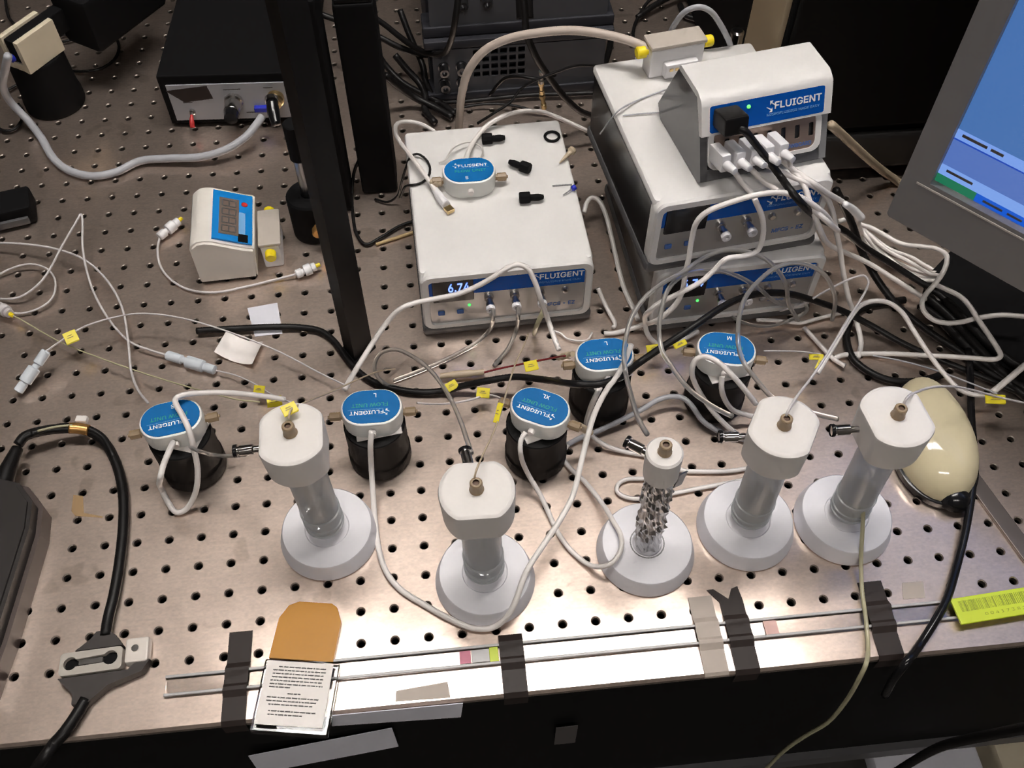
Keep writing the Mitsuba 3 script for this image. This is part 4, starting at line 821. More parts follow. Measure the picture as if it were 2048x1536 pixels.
cable('white_cable', 'pale grey cable lying behind the askew sensor and the slim reservoir', 'cable', [(0.4240,0.1545,0.0030), (0.4357,0.1597,0.0040), (0.4461,0.1619,0.0060), (0.4724,0.1704,0.0100), (0.4921,0.1775,0.0140), (0.5065,0.1841,0.0160), (0.5185,0.1860,0.0160), (0.5267,0.1848,0.0150), (0.5328,0.1781,0.0140), (0.5415,0.1626,0.0090), (0.5573,0.1515,0.0050), (0.5714,0.1458,0.0030), (0.5818,0.1408,0.0030)], RW, 'cable_grey', WG)
cable('white_cable', 'pale cable from beside the askew sensor to the back of the slim reservoir', 'cable', [(0.4437,0.1591,0.0100), (0.4512,0.1516,0.0080), (0.4590,0.1467,0.0060), (0.4734,0.1422,0.0030), (0.4874,0.1378,0.0030), (0.5030,0.1309,0.0030), (0.5145,0.1210,0.0030), (0.5298,0.1181,0.0030), (0.5545,0.1161,0.0030), (0.5716,0.1173,0.0030)], .0020, 'cable_white', WG)
cable('white_cable', 'pale cable loop on the table behind the slim reservoir', 'cable', [(0.5002,0.1167,0.0030), (0.4834,0.1160,0.0030), (0.4677,0.1166,0.0030), (0.4604,0.1126,0.0030), (0.4586,0.1067,0.0030), (0.4634,0.1011,0.0030), (0.4759,0.0976,0.0030), (0.4926,0.0987,0.0030), (0.5094,0.1007,0.0030), (0.5264,0.1027,0.0030), (0.5474,0.1043,0.0040), (0.5689,0.1069,0.0040)], .0018, 'cable_white', WG)
cable('white_cable', 'white cable lying over the front of the lone controller and ending at a sensor fitting', 'cable', [(0.2463,0.1895,0.0600), (0.2492,0.2040,0.0520), (0.2610,0.2342,0.0450), (0.2794,0.2569,0.0550), (0.2935,0.2620,0.0684), (0.3064,0.2660,0.0700), (0.3226,0.2680,0.0710), (0.3427,0.2690,0.0739), (0.3599,0.2700,0.0810), (0.3749,0.2700,0.0918), (0.3854,0.2710,0.0993), (0.3938,0.2720,0.1016), (0.4020,0.2700,0.0980), (0.4072,0.2660,0.0877), (0.4128,0.2600,0.0685), (0.4204,0.2643,0.0360), (0.4240,0.2490,0.0300), (0.4268,0.2363,0.0280)], RW, 'cable_white', WG)
cable('white_cable', 'white cable on the table between the lone controller and the stack', 'cable', [(0.4744,0.4099,0.0200), (0.4787,0.4201,0.0240), (0.4836,0.4239,0.0260), (0.4900,0.4225,0.0240), (0.4955,0.4099,0.0180), (0.4984,0.3866,0.0100), (0.4993,0.3568,0.0060), (0.5006,0.3261,0.0040), (0.5033,0.3079,0.0030), (0.5059,0.2953,0.0030), (0.5074,0.2831,0.0030)], RW, 'cable_white', WG)
cable('white_cable', 'short white cable beside the right front corner of the lone controller', 'cable', [(0.4731,0.3108,0.0200), (0.4776,0.3044,0.0100), (0.4826,0.2919,0.0040), (0.4855,0.2805,0.0030), (0.4829,0.2760,0.0030)], .0020, 'cable_white', WG)
cable('white_cable', 'thin white wire on the table in front of the lone controller', 'wire', [(0.4286,0.2778,0.0030), (0.4346,0.2743,0.0030), (0.4385,0.2686,0.0030), (0.4462,0.2649,0.0030), (0.4576,0.2644,0.0030), (0.4630,0.2726,0.0030)], .0010, 'cable_white', WG)
cable('white_cable', 'white cable of the sensor on the lid, running back off the lone controller', 'cable', [(0.3610,0.4126,0.0930), (0.3641,0.4322,0.0860), (0.3694,0.4479,0.0830), (0.3777,0.4623,0.0830), (0.3872,0.4721,0.0850), (0.4008,0.4782,0.0880), (0.4170,0.4935,0.0800), (0.4326,0.5113,0.0660), (0.4501,0.5267,0.0500), (0.4709,0.5302,0.0360), (0.4900,0.5302,0.0240), (0.5077,0.5342,0.0100)], RW, 'cable_white', WG)
cable('white_cable', 'white cable looping past the back left corner of the lone controller', 'cable', [(0.3314,0.3852,0.0830), (0.3259,0.3970,0.0860), (0.3176,0.4155,0.0870), (0.3087,0.4369,0.0860), (0.3009,0.4629,0.0780), (0.2964,0.4901,0.0680), (0.2978,0.5120,0.0600), (0.3056,0.5225,0.0540), (0.3180,0.5239,0.0500), (0.3292,0.5224,0.0440), (0.3359,0.5188,0.0400)], .0021, 'cable_white', WG)
cable('thin_clear_tube', 'thin clear tube curled behind the sensor on the lid of the lone controller', 'tube', [(0.3363,0.4272,0.0800), (0.3431,0.4286,0.0830), (0.3500,0.4397,0.0850), (0.3575,0.4460,0.0850), (0.3671,0.4491,0.0840), (0.3762,0.4449,0.0820), (0.3783,0.4359,0.0810), (0.3738,0.4267,0.0820)], .0009, 'tubing', CG)
# clear air tubes from the controllers to the reservoirs
AT = .0019
cable('clear_tube', 'clear air tube arching from the stack to the slim reservoir', 'tube', [(0.6466,0.2550,0.0200), (0.6272,0.2470,0.0550), (0.6188,0.2457,0.0800), (0.6097,0.2488,0.0950), (0.5973,0.2553,0.1050), (0.5803,0.2608,0.1100), (0.5619,0.2607,0.1120), (0.5447,0.2545,0.1120), (0.5240,0.2405,0.1120), (0.5060,0.2304,0.1120), (0.4900,0.2189,0.1100), (0.4773,0.2039,0.1060), (0.4696,0.1857,0.1000), (0.4669,0.1733,0.0940), (0.4665,0.1593,0.0900), (0.4657,0.1361,0.0960), (0.4638,0.1050,0.1120), (0.4628,0.0838,0.1280), (0.4629,0.0776,0.1325)], AT, 'tubing', CG)
cable('clear_tube', 'clear air tube looping down to the reservoir beside the foil wrapped one', 'tube', [(0.6428,0.2635,0.0300), (0.6167,0.2529,0.0520), (0.5958,0.2470,0.0780), (0.5770,0.2462,0.0940), (0.5614,0.2490,0.1000), (0.5417,0.2484,0.1040), (0.5294,0.2444,0.1060), (0.5164,0.2353,0.1060), (0.5076,0.2231,0.1050), (0.5014,0.2073,0.1040), (0.4970,0.1914,0.1020), (0.4966,0.1727,0.0980), (0.5007,0.1621,0.0960), (0.5036,0.1531,0.0960), (0.5092,0.1345,0.1000), (0.5173,0.1116,0.1120), (0.5219,0.0959,0.1240), (0.5254,0.0880,0.1300)], AT, 'tubing', CG)
cable('clear_tube', 'clear air tube circling before the stack, then passing to the rightmost reservoir', 'tube', [(0.6771,0.2520,0.0200), (0.6745,0.2529,0.0400), (0.6646,0.2477,0.0650), (0.6508,0.2460,0.0880), (0.6368,0.2471,0.1000), (0.6201,0.2471,0.1060), (0.6022,0.2401,0.1100), (0.5831,0.2254,0.1120), (0.5685,0.2094,0.1120), (0.5594,0.1917,0.1120), (0.5533,0.1699,0.1100), (0.5533,0.1569,0.1060), (0.5556,0.1486,0.1040), (0.5608,0.1339,0.1040), (0.5665,0.1153,0.1080), (0.5772,0.0997,0.1160), (0.5887,0.0853,0.1260), (0.5970,0.0763,0.1330)], AT, 'tubing', CG)
cable('clear_tube', 'clear air tube arching from the bench to the back of the nearest reservoir', 'tube', [(0.2864,0.2268,0.0040), (0.2757,0.2296,0.0060), (0.2684,0.2326,0.0140), (0.2666,0.2378,0.0240), (0.2721,0.2421,0.0340), (0.2841,0.2386,0.0440), (0.2977,0.2231,0.0560), (0.3156,0.1912,0.0740), (0.3282,0.1541,0.0920), (0.3365,0.1134,0.1120), (0.3405,0.0841,0.1260), (0.3418,0.0770,0.1275)], AT * .9, 'tubing', CG)
cable('clear_tube', 'clear air tube from the black stand to the leftmost reservoir', 'tube', [(0.1184,0.1645,0.0340), (0.1389,0.1300,0.0797), (0.1428,0.1383,0.0600), (0.1622,0.1192,0.0850), (0.1790,0.1012,0.1120), (0.1892,0.0880,0.1330)], AT * .8, 'tubing', CG)
cable('clear_tube', 'clear tube from the first outlet of the lone controller, lying over the bench', 'tube', [(0.3731,0.2710,0.0478), (0.3720,0.2640,0.0455), (0.3680,0.2770,0.0100), (0.3546,0.2692,0.0040), (0.3269,0.2544,0.0030), (0.3046,0.2449,0.0030), (0.2809,0.2362,0.0030)], AT, 'tubing', CG)
cable('clear_tube', 'clear tube from the second outlet of the lone controller', 'tube', [(0.3950,0.2720,0.0461), (0.3938,0.2640,0.0449), (0.3932,0.2740,0.0120), (0.3846,0.2602,0.0050), (0.3775,0.2522,0.0030), (0.3704,0.2433,0.0030)], AT, 'tubing', CG)
cable('clear_tube', 'yellowed tube from the third outlet of the lone controller', 'tube', [(0.4174,0.2720,0.0475), (0.4155,0.2660,0.0447), (0.4112,0.2620,0.0364), (0.4099,0.2753,0.0040)], .0021, 'tubing_yellow', CG)
cable('clear_tube', 'clear tube circling low at the foot of the stack', 'tube', [(0.5853,0.2563,0.0300), (0.5943,0.2591,0.0200), (0.6076,0.2597,0.0120), (0.6248,0.2601,0.0080), (0.6440,0.2636,0.0100), (0.6589,0.2673,0.0180), (0.6504,0.2710,0.0300), (0.6288,0.2680,0.0400), (0.6082,0.2619,0.0440)], .0016, 'tubing', CG)
# thin fluid lines
FG = 'thin fluid lines'
def line(label, pts, r=.0008, mat='tubing_milky'): return cable('thin_tube', label, 'thin tube', pts, r, mat, FG, 8, 4)
line('thin translucent line from the left edge curving down to the back of the leftmost sensor', [(-0.1029,0.4342,0.0120), (-0.0615,0.4235,0.0160), (-0.0304,0.4112,0.0180), (-0.0047,0.3956,0.0180), (0.0199,0.3673,0.0170), (0.0369,0.3348,0.0150), (0.0469,0.2965,0.0140), (0.0556,0.2590,0.0180), (0.0686,0.2287,0.0300), (0.0849,0.2023,0.0450)], .0011)
line('translucent line folded into a sharp peak near the small black box', [(-0.0892,0.3682,0.0030), (-0.0626,0.3636,0.0080), (-0.0434,0.3794,0.0120), (-0.0270,0.4136,0.0220), (-0.0150,0.4352,0.0300), (-0.0110,0.4436,0.0320), (-0.0093,0.4373,0.0300), (-0.0071,0.4097,0.0240), (-0.0012,0.3824,0.0180), (0.0109,0.3504,0.0140), (0.0294,0.3189,0.0100), (0.0474,0.2984,0.0080), (0.0651,0.2888,0.0070), (0.0814,0.2817,0.0060)], .0011)
line('translucent line loop cut by the left edge', [(-0.0952,0.3944,0.0040), (-0.0802,0.4027,0.0060), (-0.0613,0.4054,0.0080), (-0.0434,0.3971,0.0080), (-0.0334,0.3798,0.0070), (-0.0340,0.3600,0.0060), (-0.0453,0.3497,0.0050), (-0.0632,0.3469,0.0040), (-0.0755,0.3490,0.0080)], .0010)
line('yellowish line from the connector at the left edge to the leftmost sensor', [(-0.0664,0.3416,0.0100), (-0.0535,0.3325,0.0100), (-0.0141,0.3019,0.0120), (0.0251,0.2783,0.0140), (0.0628,0.2576,0.0160), (0.1046,0.2355,0.0200), (0.1326,0.2200,0.0260), (0.1561,0.2059,0.0340), (0.1742,0.1979,0.0400)], .0007, 'tubing_yellow')
line('thin pale line passing the yellow flag and crossing the black cable to the second sensor', [(-0.0212,0.2850,0.0200), (-0.0091,0.2940,0.0220), (0.0100,0.3048,0.0260), (0.0316,0.3108,0.0280), (0.0538,0.3127,0.0300), (0.0737,0.3107,0.0300), (0.1047,0.3024,0.0280), (0.1444,0.2856,0.0240), (0.1835,0.2661,0.0180), (0.2179,0.2441,0.0120), (0.2437,0.2273,0.0100)], .0008)
line('thin line from the large connector to the yellow flags behind the leftmost reservoir', [(0.1254,0.2605,0.0060), (0.1430,0.2523,0.0080), (0.1620,0.2377,0.0120), (0.1795,0.2186,0.0200), (0.1987,0.2014,0.0300)], .0007)
line('tube between the two pale connectors in front of the digital reader', [(0.0576,0.4330,0.0060), (0.0565,0.4161,0.0040), (0.0621,0.3932,0.0030), (0.0749,0.3745,0.0030), (0.0925,0.3613,0.0030), (0.1163,0.3558,0.0030), (0.1440,0.3600,0.0030), (0.1672,0.3653,0.0030), (0.1931,0.3690,0.0060)], .0012, 'tubing_milky')
line('tan line from the leftmost reservoir toward the foot of the post', [(0.2227,0.0969,0.1580), (0.2242,0.1018,0.1600), (0.2299,0.1221,0.1400), (0.2407,0.1581,0.1000), (0.2572,0.2062,0.0500), (0.2708,0.2350,0.0200), (0.2826,0.2480,0.0040)], .0007, 'tubing_tan')
line('dark red line running to the left fitting of the sensor nearest the lone controller', [(0.3608,0.2348,0.0060), (0.3749,0.2333,0.0120), (0.3921,0.2300,0.0200), (0.4088,0.2251,0.0300), (0.4213,0.2179,0.0420), (0.4272,0.2088,0.0550)], .0009, 'dark_red')
line('tan line from the nearest reservoir rising past the upright yellow tape', [(0.3416,0.0431,0.1510), (0.3436,0.0466,0.1560), (0.3497,0.0630,0.1500), (0.3573,0.0889,0.1300), (0.3653,0.1218,0.1050), (0.3743,0.1614,0.0800), (0.3849,0.2037,0.0550), (0.3970,0.2433,0.0300), (0.4038,0.2711,0.0100)], .0007, 'tubing_tan')
line('translucent line from the second sensor running right to the yellow flags', [(0.3035,0.1714,0.0580), (0.3130,0.1778,0.0460), (0.3290,0.1879,0.0300), (0.3460,0.1967,0.0200), (0.3614,0.2033,0.0160), (0.3749,0.1869,0.0300), (0.3811,0.1663,0.0500)], .0010)
line('line joining the sensor before the stack to the yellow flag at its right', [(0.5908,0.1939,0.0600), (0.6083,0.2000,0.0500), (0.6294,0.2051,0.0400), (0.6504,0.2081,0.0300)], .0007)
line('thin line from the reservoir beside the foil wrapped one, looping high beside the stack', [(0.5523,0.0677,0.1560), (0.5542,0.0705,0.1600), (0.5676,0.0877,0.1500), (0.5897,0.1147,0.1300), (0.6136,0.1449,0.1100), (0.6461,0.1864,0.0900), (0.6702,0.2167,0.0800), (0.6878,0.2391,0.0740), (0.6944,0.2511,0.0720), (0.6931,0.2588,0.0700), (0.6837,0.2611,0.0640), (0.6651,0.2609,0.0500), (0.6481,0.2601,0.0360), (0.6323,0.2654,0.0220)], .0010)
line('thin line from the rightmost reservoir past the yellow tape to the right edge', [(0.6320,0.0676,0.1600), (0.6337,0.0694,0.1630), (0.6564,0.0889,0.1400), (0.6872,0.1114,0.1100), (0.7237,0.1294,0.0800), (0.7560,0.1392,0.0550), (0.7803,0.1419,0.0400), (0.8094,0.1394,0.0300)], .0010)
line('faint grey line crossing the bench behind the mouse', [(0.7093,0.2206,0.0040), (0.7308,0.2113,0.0060), (0.7556,0.1952,0.0100), (0.7770,0.1745,0.0160), (0.7906,0.1558,0.0240)], .0008, 'cable_grey')
line('long yellowish tube hanging over the front edge at the right', [(0.6346,0.0531,0.0450), (0.6341,0.0397,0.0300), (0.6332,0.0234,0.0120), (0.6289,0.0018,0.0060), (0.6244,-0.0217,0.0060), (0.6193,-0.0423,0.0060), (0.6090,-0.0580,0.0181), (0.6065,-0.0640,0.0005), (0.6088,-0.0660,-0.0428), (0.6063,-0.0680,-0.0855), (0.5966,-0.0680,-0.1190), (0.5889,-0.0680,-0.1575), (0.5830,-0.0700,-0.2124)], .0017, 'tubing_yellow')
# two tan unions
def union(a, b, label):
    t = thing('tube_union', label, 'fitting', 'tan tube unions'); a, b = np.array(a), np.array(b); L = np.linalg.norm(b - a)
    put(t, None, rod(a, b, [(0, 0), (.0026, 0), (.0026, L * .25), (.0034, L * .3), (.0034, L * .7), (.0026, L * .75), (.0026, L), (0, L)], 12), 'tubing_tan', 30)
union([0.3220, 0.2348, 0.0060], [0.3609, 0.2354, 0.0060], 'tan tube union lying over the black cable, left of the yellow and white flag')
union([0.4254, 0.2261, 0.0300], [0.4348, 0.2141, 0.0500], 'tan tube union at the left of the sensor nearest the lone controller')
union([0.4259, 0.1480, 0.0460], [0.4415, 0.1473, 0.0300], 'tan tube union at the right of the askew sensor')

# ------------------------------------------------------------------ yellow tape flags on the thin lines
def flag(p, w, h, rz, tilt, label, mat='yellow_tape', roll=0):
    t = thing('tape_flag', label, 'tape flag', 'yellow tape flags'); X = xf(*p, rz, tilt, roll)
    put(t, 'leaf', box(w, h, .0004, 0, h / 2, .0002), mat, False, None, X)
    put(t, 'leaf', box(w, h * .92, .0004, .0004, h / 2, .0008), mat, False, None, X @ xf(0, 0, 0, 2, 5))
    put(t, 'mark', cat(box(w * .5, .0005, .0001, 0, h * .45, .0016), box(w * .35, .0005, .0001, 0, h * .62, .0016)), 'peek', False, None, X @ xf(0, 0, 0, 2, 5))
flag([0.0030, 0.2911, 0.0220], .0110, .0120, 25, 12, 'yellow flag on the pale line left of the paper slips')
flag([0.1661, 0.2252, 0.0140], .0095, .0075, -12, 20, 'bright yellow flag between the leftmost sensor and the reservoir')
flag([0.1855, 0.1952, 0.0350], .0120, .0090, 5, 15, 'dull yellow flag left of the yellow tape on the reservoir cap')
flag([0.2247, 0.1010, 0.1570], .0100, .0085, 25, 4, 'yellow flag lying on the cap of the leftmost reservoir')
flag([0.3328, 0.2157, 0.0100], .0110, .0080, 30, 20, 'yellow flag over the black cable beside the tan union')
flag([0.3569, 0.2006, 0.0160], .0110, .0090, -12, 20, 'dull yellow flag left of the askew sensor')
flag([0.3611, 0.1105, 0.1120], .0038, .0150, -24, 30, 'upright yellow strip left of the askew sensor')
flag([0.4013, 0.2190, 0.0240], .0115, .0090, 8, 25, 'bright yellow and white flag on the dark red line')
flag([0.5120, 0.2318, 0.0200], .0150, .0070, 4, 20, 'yellow flag left of the sensor before the stack')
flag([0.5294, 0.2200, 0.0400], .0120, .0050, 22, 20, 'narrow yellow flag touching the sensor before the stack')
flag([0.6451, 0.2021, 0.0300], .0120, .0050, -8, 20, 'yellow flag with print above the reservoir beside the foil wrapped one')
flag([0.6431, 0.1920, 0.0300], .0045, .0120, -36, 20, 'narrow slanting yellow flag just below the printed one')
flag([0.7804, 0.1423, 0.0300], .0160, .0080, -10, 20, 'yellow flag near the right edge behind the mouse')

# ------------------------------------------------------------------ black and grey cables
cable('black_cable', 'long black cable winding across the whole bench from the paper slip to the right edge', 'cable', [(0.1042,0.3077,0.0060), (0.1163,0.3077,0.0060), (0.1431,0.3076,0.0050), (0.1726,0.3064,0.0050), (0.1974,0.3042,0.0040), (0.2157,0.2982,0.0040), (0.2285,0.2852,0.0040), (0.2394,0.2647,0.0040), (0.2526,0.2455,0.0040), (0.2673,0.2330,0.0040), (0.2863,0.2246,0.0040), (0.3057,0.2200,0.0040), (0.3232,0.2192,0.0050), (0.3409,0.2192,0.0100), (0.3626,0.2166,0.0180), (0.3861,0.2141,0.0240), (0.4101,0.2012,0.0340), (0.4289,0.1680,0.0713), (0.4486,0.1660,0.0714), (0.4646,0.1680,0.0759), (0.4844,0.1910,0.0600), (0.5036,0.1990,0.0680), (0.5211,0.2050,0.0760), (0.5381,0.2137,0.0800), (0.5576,0.2263,0.0800), (0.5791,0.2404,0.0740), (0.6060,0.2527,0.0640), (0.6327,0.2594,0.0520), (0.6592,0.2608,0.0380), (0.6905,0.2584,0.0220), (0.7138,0.2491,0.0120), (0.7373,0.2310,0.0070), (0.7599,0.2143,0.0050), (0.7816,0.1986,0.0050), (0.8030,0.1832,0.0050), (0.8335,0.1586,0.0050)], RB, 'black_cable', BG)
hp = thing('hub_power_cable', 'black plug in the blue hub face with its black cable running down', 'cable', BG)
put(hp, 'plug', rbox(.0200, .0150, .0220, .002, 0, 0, 0), 'black_cable', 30, 'black plug', FX @ xf(.0185, .0560, .0048, 0, 8))
put(hp, 'cord', tube([hubp(.0215, .0510, .0240)] + [np.array(p) for p in [(0.5675,0.2887,0.2120), (0.5775,0.2878,0.2000), (0.5912,0.2849,0.1840), (0.6015,0.2802,0.1720), (0.6052,0.2620,0.1727), (0.6139,0.2550,0.1648), (0.6586,0.2936,0.1050), (0.6878,0.3026,0.0800), (0.7130,0.3044,0.0560), (0.7437,0.2985,0.0360), (0.7646,0.2876,0.0260), (0.7846,0.2712,0.0200), (0.7991,0.2432,0.0160)]], .0030, 10, 5), 'black_cable', True, 'black cord')
cable('black_cable', 'black cable coming down behind the right edge of the stack to the dark screen foot', 'cable', [(0.6774,0.3241,0.1100), (0.6932,0.3289,0.0850), (0.7082,0.3269,0.0600), (0.7163,0.3196,0.0440), (0.7249,0.3079,0.0300), (0.7373,0.2900,0.0160), (0.7499,0.2686,0.0080), (0.7681,0.2404,0.0060), (0.7867,0.2165,0.0060), (0.8022,0.1936,0.0060), (0.8209,0.1726,0.0060)], .0034, 'black_cable', BG)
cable('black_cable', 'black cable hanging nearly straight down past the mouse and off the front edge', 'cable', [(0.7929,0.2139,0.0100), (0.7829,0.1855,0.0120), (0.7667,0.1407,0.0120), (0.7528,0.0985,0.0120), (0.7417,0.0735,0.0100), (0.7256,0.0429,0.0080), (0.7081,0.0142,0.0060), (0.6882,-0.0135,0.0090), (0.6729,-0.0297,0.0080), (0.6568,-0.0449,0.0060), (0.6406,-0.0580,0.0114), (0.6367,-0.0620,-0.0077), (0.6400,-0.0640,-0.0410)], .0031, 'black_gloss', BG)
cable('black_cable', 'black cable loop on the table right of the stack', 'cable', [(0.7605,0.2814,0.0040), (0.7409,0.2803,0.0040), (0.7205,0.2768,0.0040), (0.7056,0.2673,0.0040), (0.6955,0.2516,0.0040), (0.6906,0.2345,0.0040), (0.6912,0.2173,0.0040), (0.7004,0.2030,0.0040), (0.7142,0.1928,0.0040), (0.7328,0.1888,0.0040), (0.7513,0.1893,0.0060), (0.7655,0.1934,0.0060)], .0034, 'black_cable', BG)
for k, (l, p) in enumerate([
    ('black cable of the tangle under the screen, nearest the mouse', [(0.7686,0.2693,0.0100), (0.7805,0.2500,0.0100), (0.7938,0.2211,0.0080), (0.8099,0.1900,0.0060), (0.8285,0.1584,0.0060)]),
    ('black cable of the tangle under the screen, middle one', [(0.7735,0.2758,0.0160), (0.7892,0.2458,0.0140), (0.8036,0.2128,0.0100), (0.8162,0.1852,0.0080), (0.8335,0.1618,0.0080)]),
    ('black cable of the tangle under the screen, farthest from the mouse', [(0.7870,0.2649,0.0200), (0.8000,0.2356,0.0180), (0.8155,0.2101,0.0120), (0.8366,0.1817,0.0100)])]):
    cable('black_cable', l, 'cable', p, .0042, 'black_cable', BG)
cable('power_cable', 'thick black cord from the power brick to the inline switch', 'cable', [(-0.0267,0.1901,0.0180), (-0.0221,0.1973,0.0190), (-0.0092,0.2021,0.0180), (0.0075,0.2049,0.0150), (0.0230,0.2038,0.0120), (0.0377,0.1943,0.0090), (0.0511,0.1721,0.0070), (0.0603,0.1434,0.0060), (0.0646,0.1135,0.0060), (0.0660,0.0831,0.0060), (0.0655,0.0542,0.0060), (0.0639,0.0364,0.0060), (0.0642,0.0216,0.0070)], .0041, 'black_cable', BG)
cable('power_cable', 'thinner black cord bound to the one leaving the power brick', 'cable', [(-0.0160,0.1972,0.0220), (-0.0049,0.2030,0.0190), (0.0117,0.2063,0.0160), (0.0257,0.2037,0.0140), (0.0386,0.1954,0.0110), (0.0497,0.1759,0.0090)], .0028, 'black_cable', BG)
cable('power_cable', 'black cord from the inline switch over the front edge at the bottom left', 'cable', [(0.0568,-0.0237,0.0060), (0.0517,-0.0351,0.0060), (0.0453,-0.0462,0.0060), (0.0389,-0.0524,0.0040), (0.0356,-0.0600,0.0061), (0.0250,-0.0660,-0.0051)], .0043, 'black_cable', BG)
tt = thing('cord_tag', 'white tag and yellow tape binding the cords beside the power brick', 'tag')
put(tt, 'white_tag', rbox(.0095, .0060, .0050, .0008, 0, 0, 0), 'paper', 30, 'white tag', xf(*[0.0209, 0.2113, 0.0140], -8))
put(tt, 'yellow_tape', tube([(0.0117,0.2036,0.0170), (0.0191,0.2037,0.0150), (0.0268,0.2023,0.0130)], .0046, 10), 'brass_dark', True, 'yellow tape')
cable('thin_tube', 'thin beige wire lying beside the cords at the power brick', 'wire', [(-0.0092,0.1968,0.0260), (0.0024,0.2023,0.0220), (0.0155,0.2043,0.0200)], .0010, 'tubing_yellow', FG)
cable('grey_cable', 'thick grey cable from the cream bracket to the control box', 'cable', [(-0.0780,0.5931,0.1080), (-0.0926,0.6038,0.0850), (-0.1098,0.6173,0.0550), (-0.1135,0.6253,0.0300), (-0.1020,0.6178,0.0120), (-0.0865,0.5959,0.0050), (-0.0666,0.5595,0.0050), (-0.0467,0.5388,0.0050), (-0.0222,0.5288,0.0050), (0.0002,0.5319,0.0050), (0.0244,0.5462,0.0060), (0.0535,0.5449,0.0080), (0.0879,0.5415,0.0100), (0.1145,0.5452,0.0140), (0.1356,0.5570,0.0190), (0.1471,0.5711,0.0230), (0.1534,0.5813,0.0255)], .0042, 'cable_grey', 'grey cables')
cable('tan_cable', 'tan cable arching from behind the lone controller to the sensor block on the stack', 'cable', [(0.3589,0.5135,0.0450), (0.3611,0.5046,0.0750), (0.3637,0.4961,0.1050), (0.3709,0.4890,0.1350), (0.3853,0.4881,0.1550), (0.4066,0.4853,0.1680), (0.4349,0.4775,0.1780), (0.4647,0.4686,0.1840), (0.4956,0.4545,0.1860), (0.5206,0.4433,0.1820), (0.5285,0.4382,0.1780)], .0040, 'cable_tan', 'grey cables')
cable('pale_cable', 'pale cable arch behind the top of the stack', 'cable', [(0.5556,0.4869,0.1600), (0.5574,0.4775,0.1800), (0.5630,0.4714,0.1950), (0.5732,0.4687,0.2000), (0.5835,0.4679,0.1960), (0.5951,0.4685,0.1820), (0.6058,0.4700,0.1650), (0.6134,0.4781,0.1500)], .0026, 'cable_grey', 'grey cables')
cable('tan_cable', 'tan cable end in front of the computer tower running behind the screen', 'cable', [(0.6764,0.3678,0.1450), (0.7060,0.3906,0.1100), (0.7493,0.4193,0.0600), (0.7881,0.4368,0.0200), (0.8093,0.4367,0.0040), (0.8211,0.4102,0.0040)], .0042, 'tubing_tan', 'grey cables')
cable('thin_wire', 'thin grey wire lying over the lid of the upper stacked controller', 'wire', [(0.4795,0.3936,0.1300), (0.4915,0.3859,0.1600), (0.5086,0.3989,0.1585), (0.5335,0.4102,0.1585), (0.5399,0.3991,0.1700)], .0007, 'cable_grey', 'grey cables')
cable('thin_wire', 'thin grey wire running straight over the lid toward the hub', 'wire', [(0.4953,0.3821,0.1580), (0.5122,0.3827,0.1583), (0.5281,0.3822,0.1585)], .0006, 'cable_grey', 'grey cables')
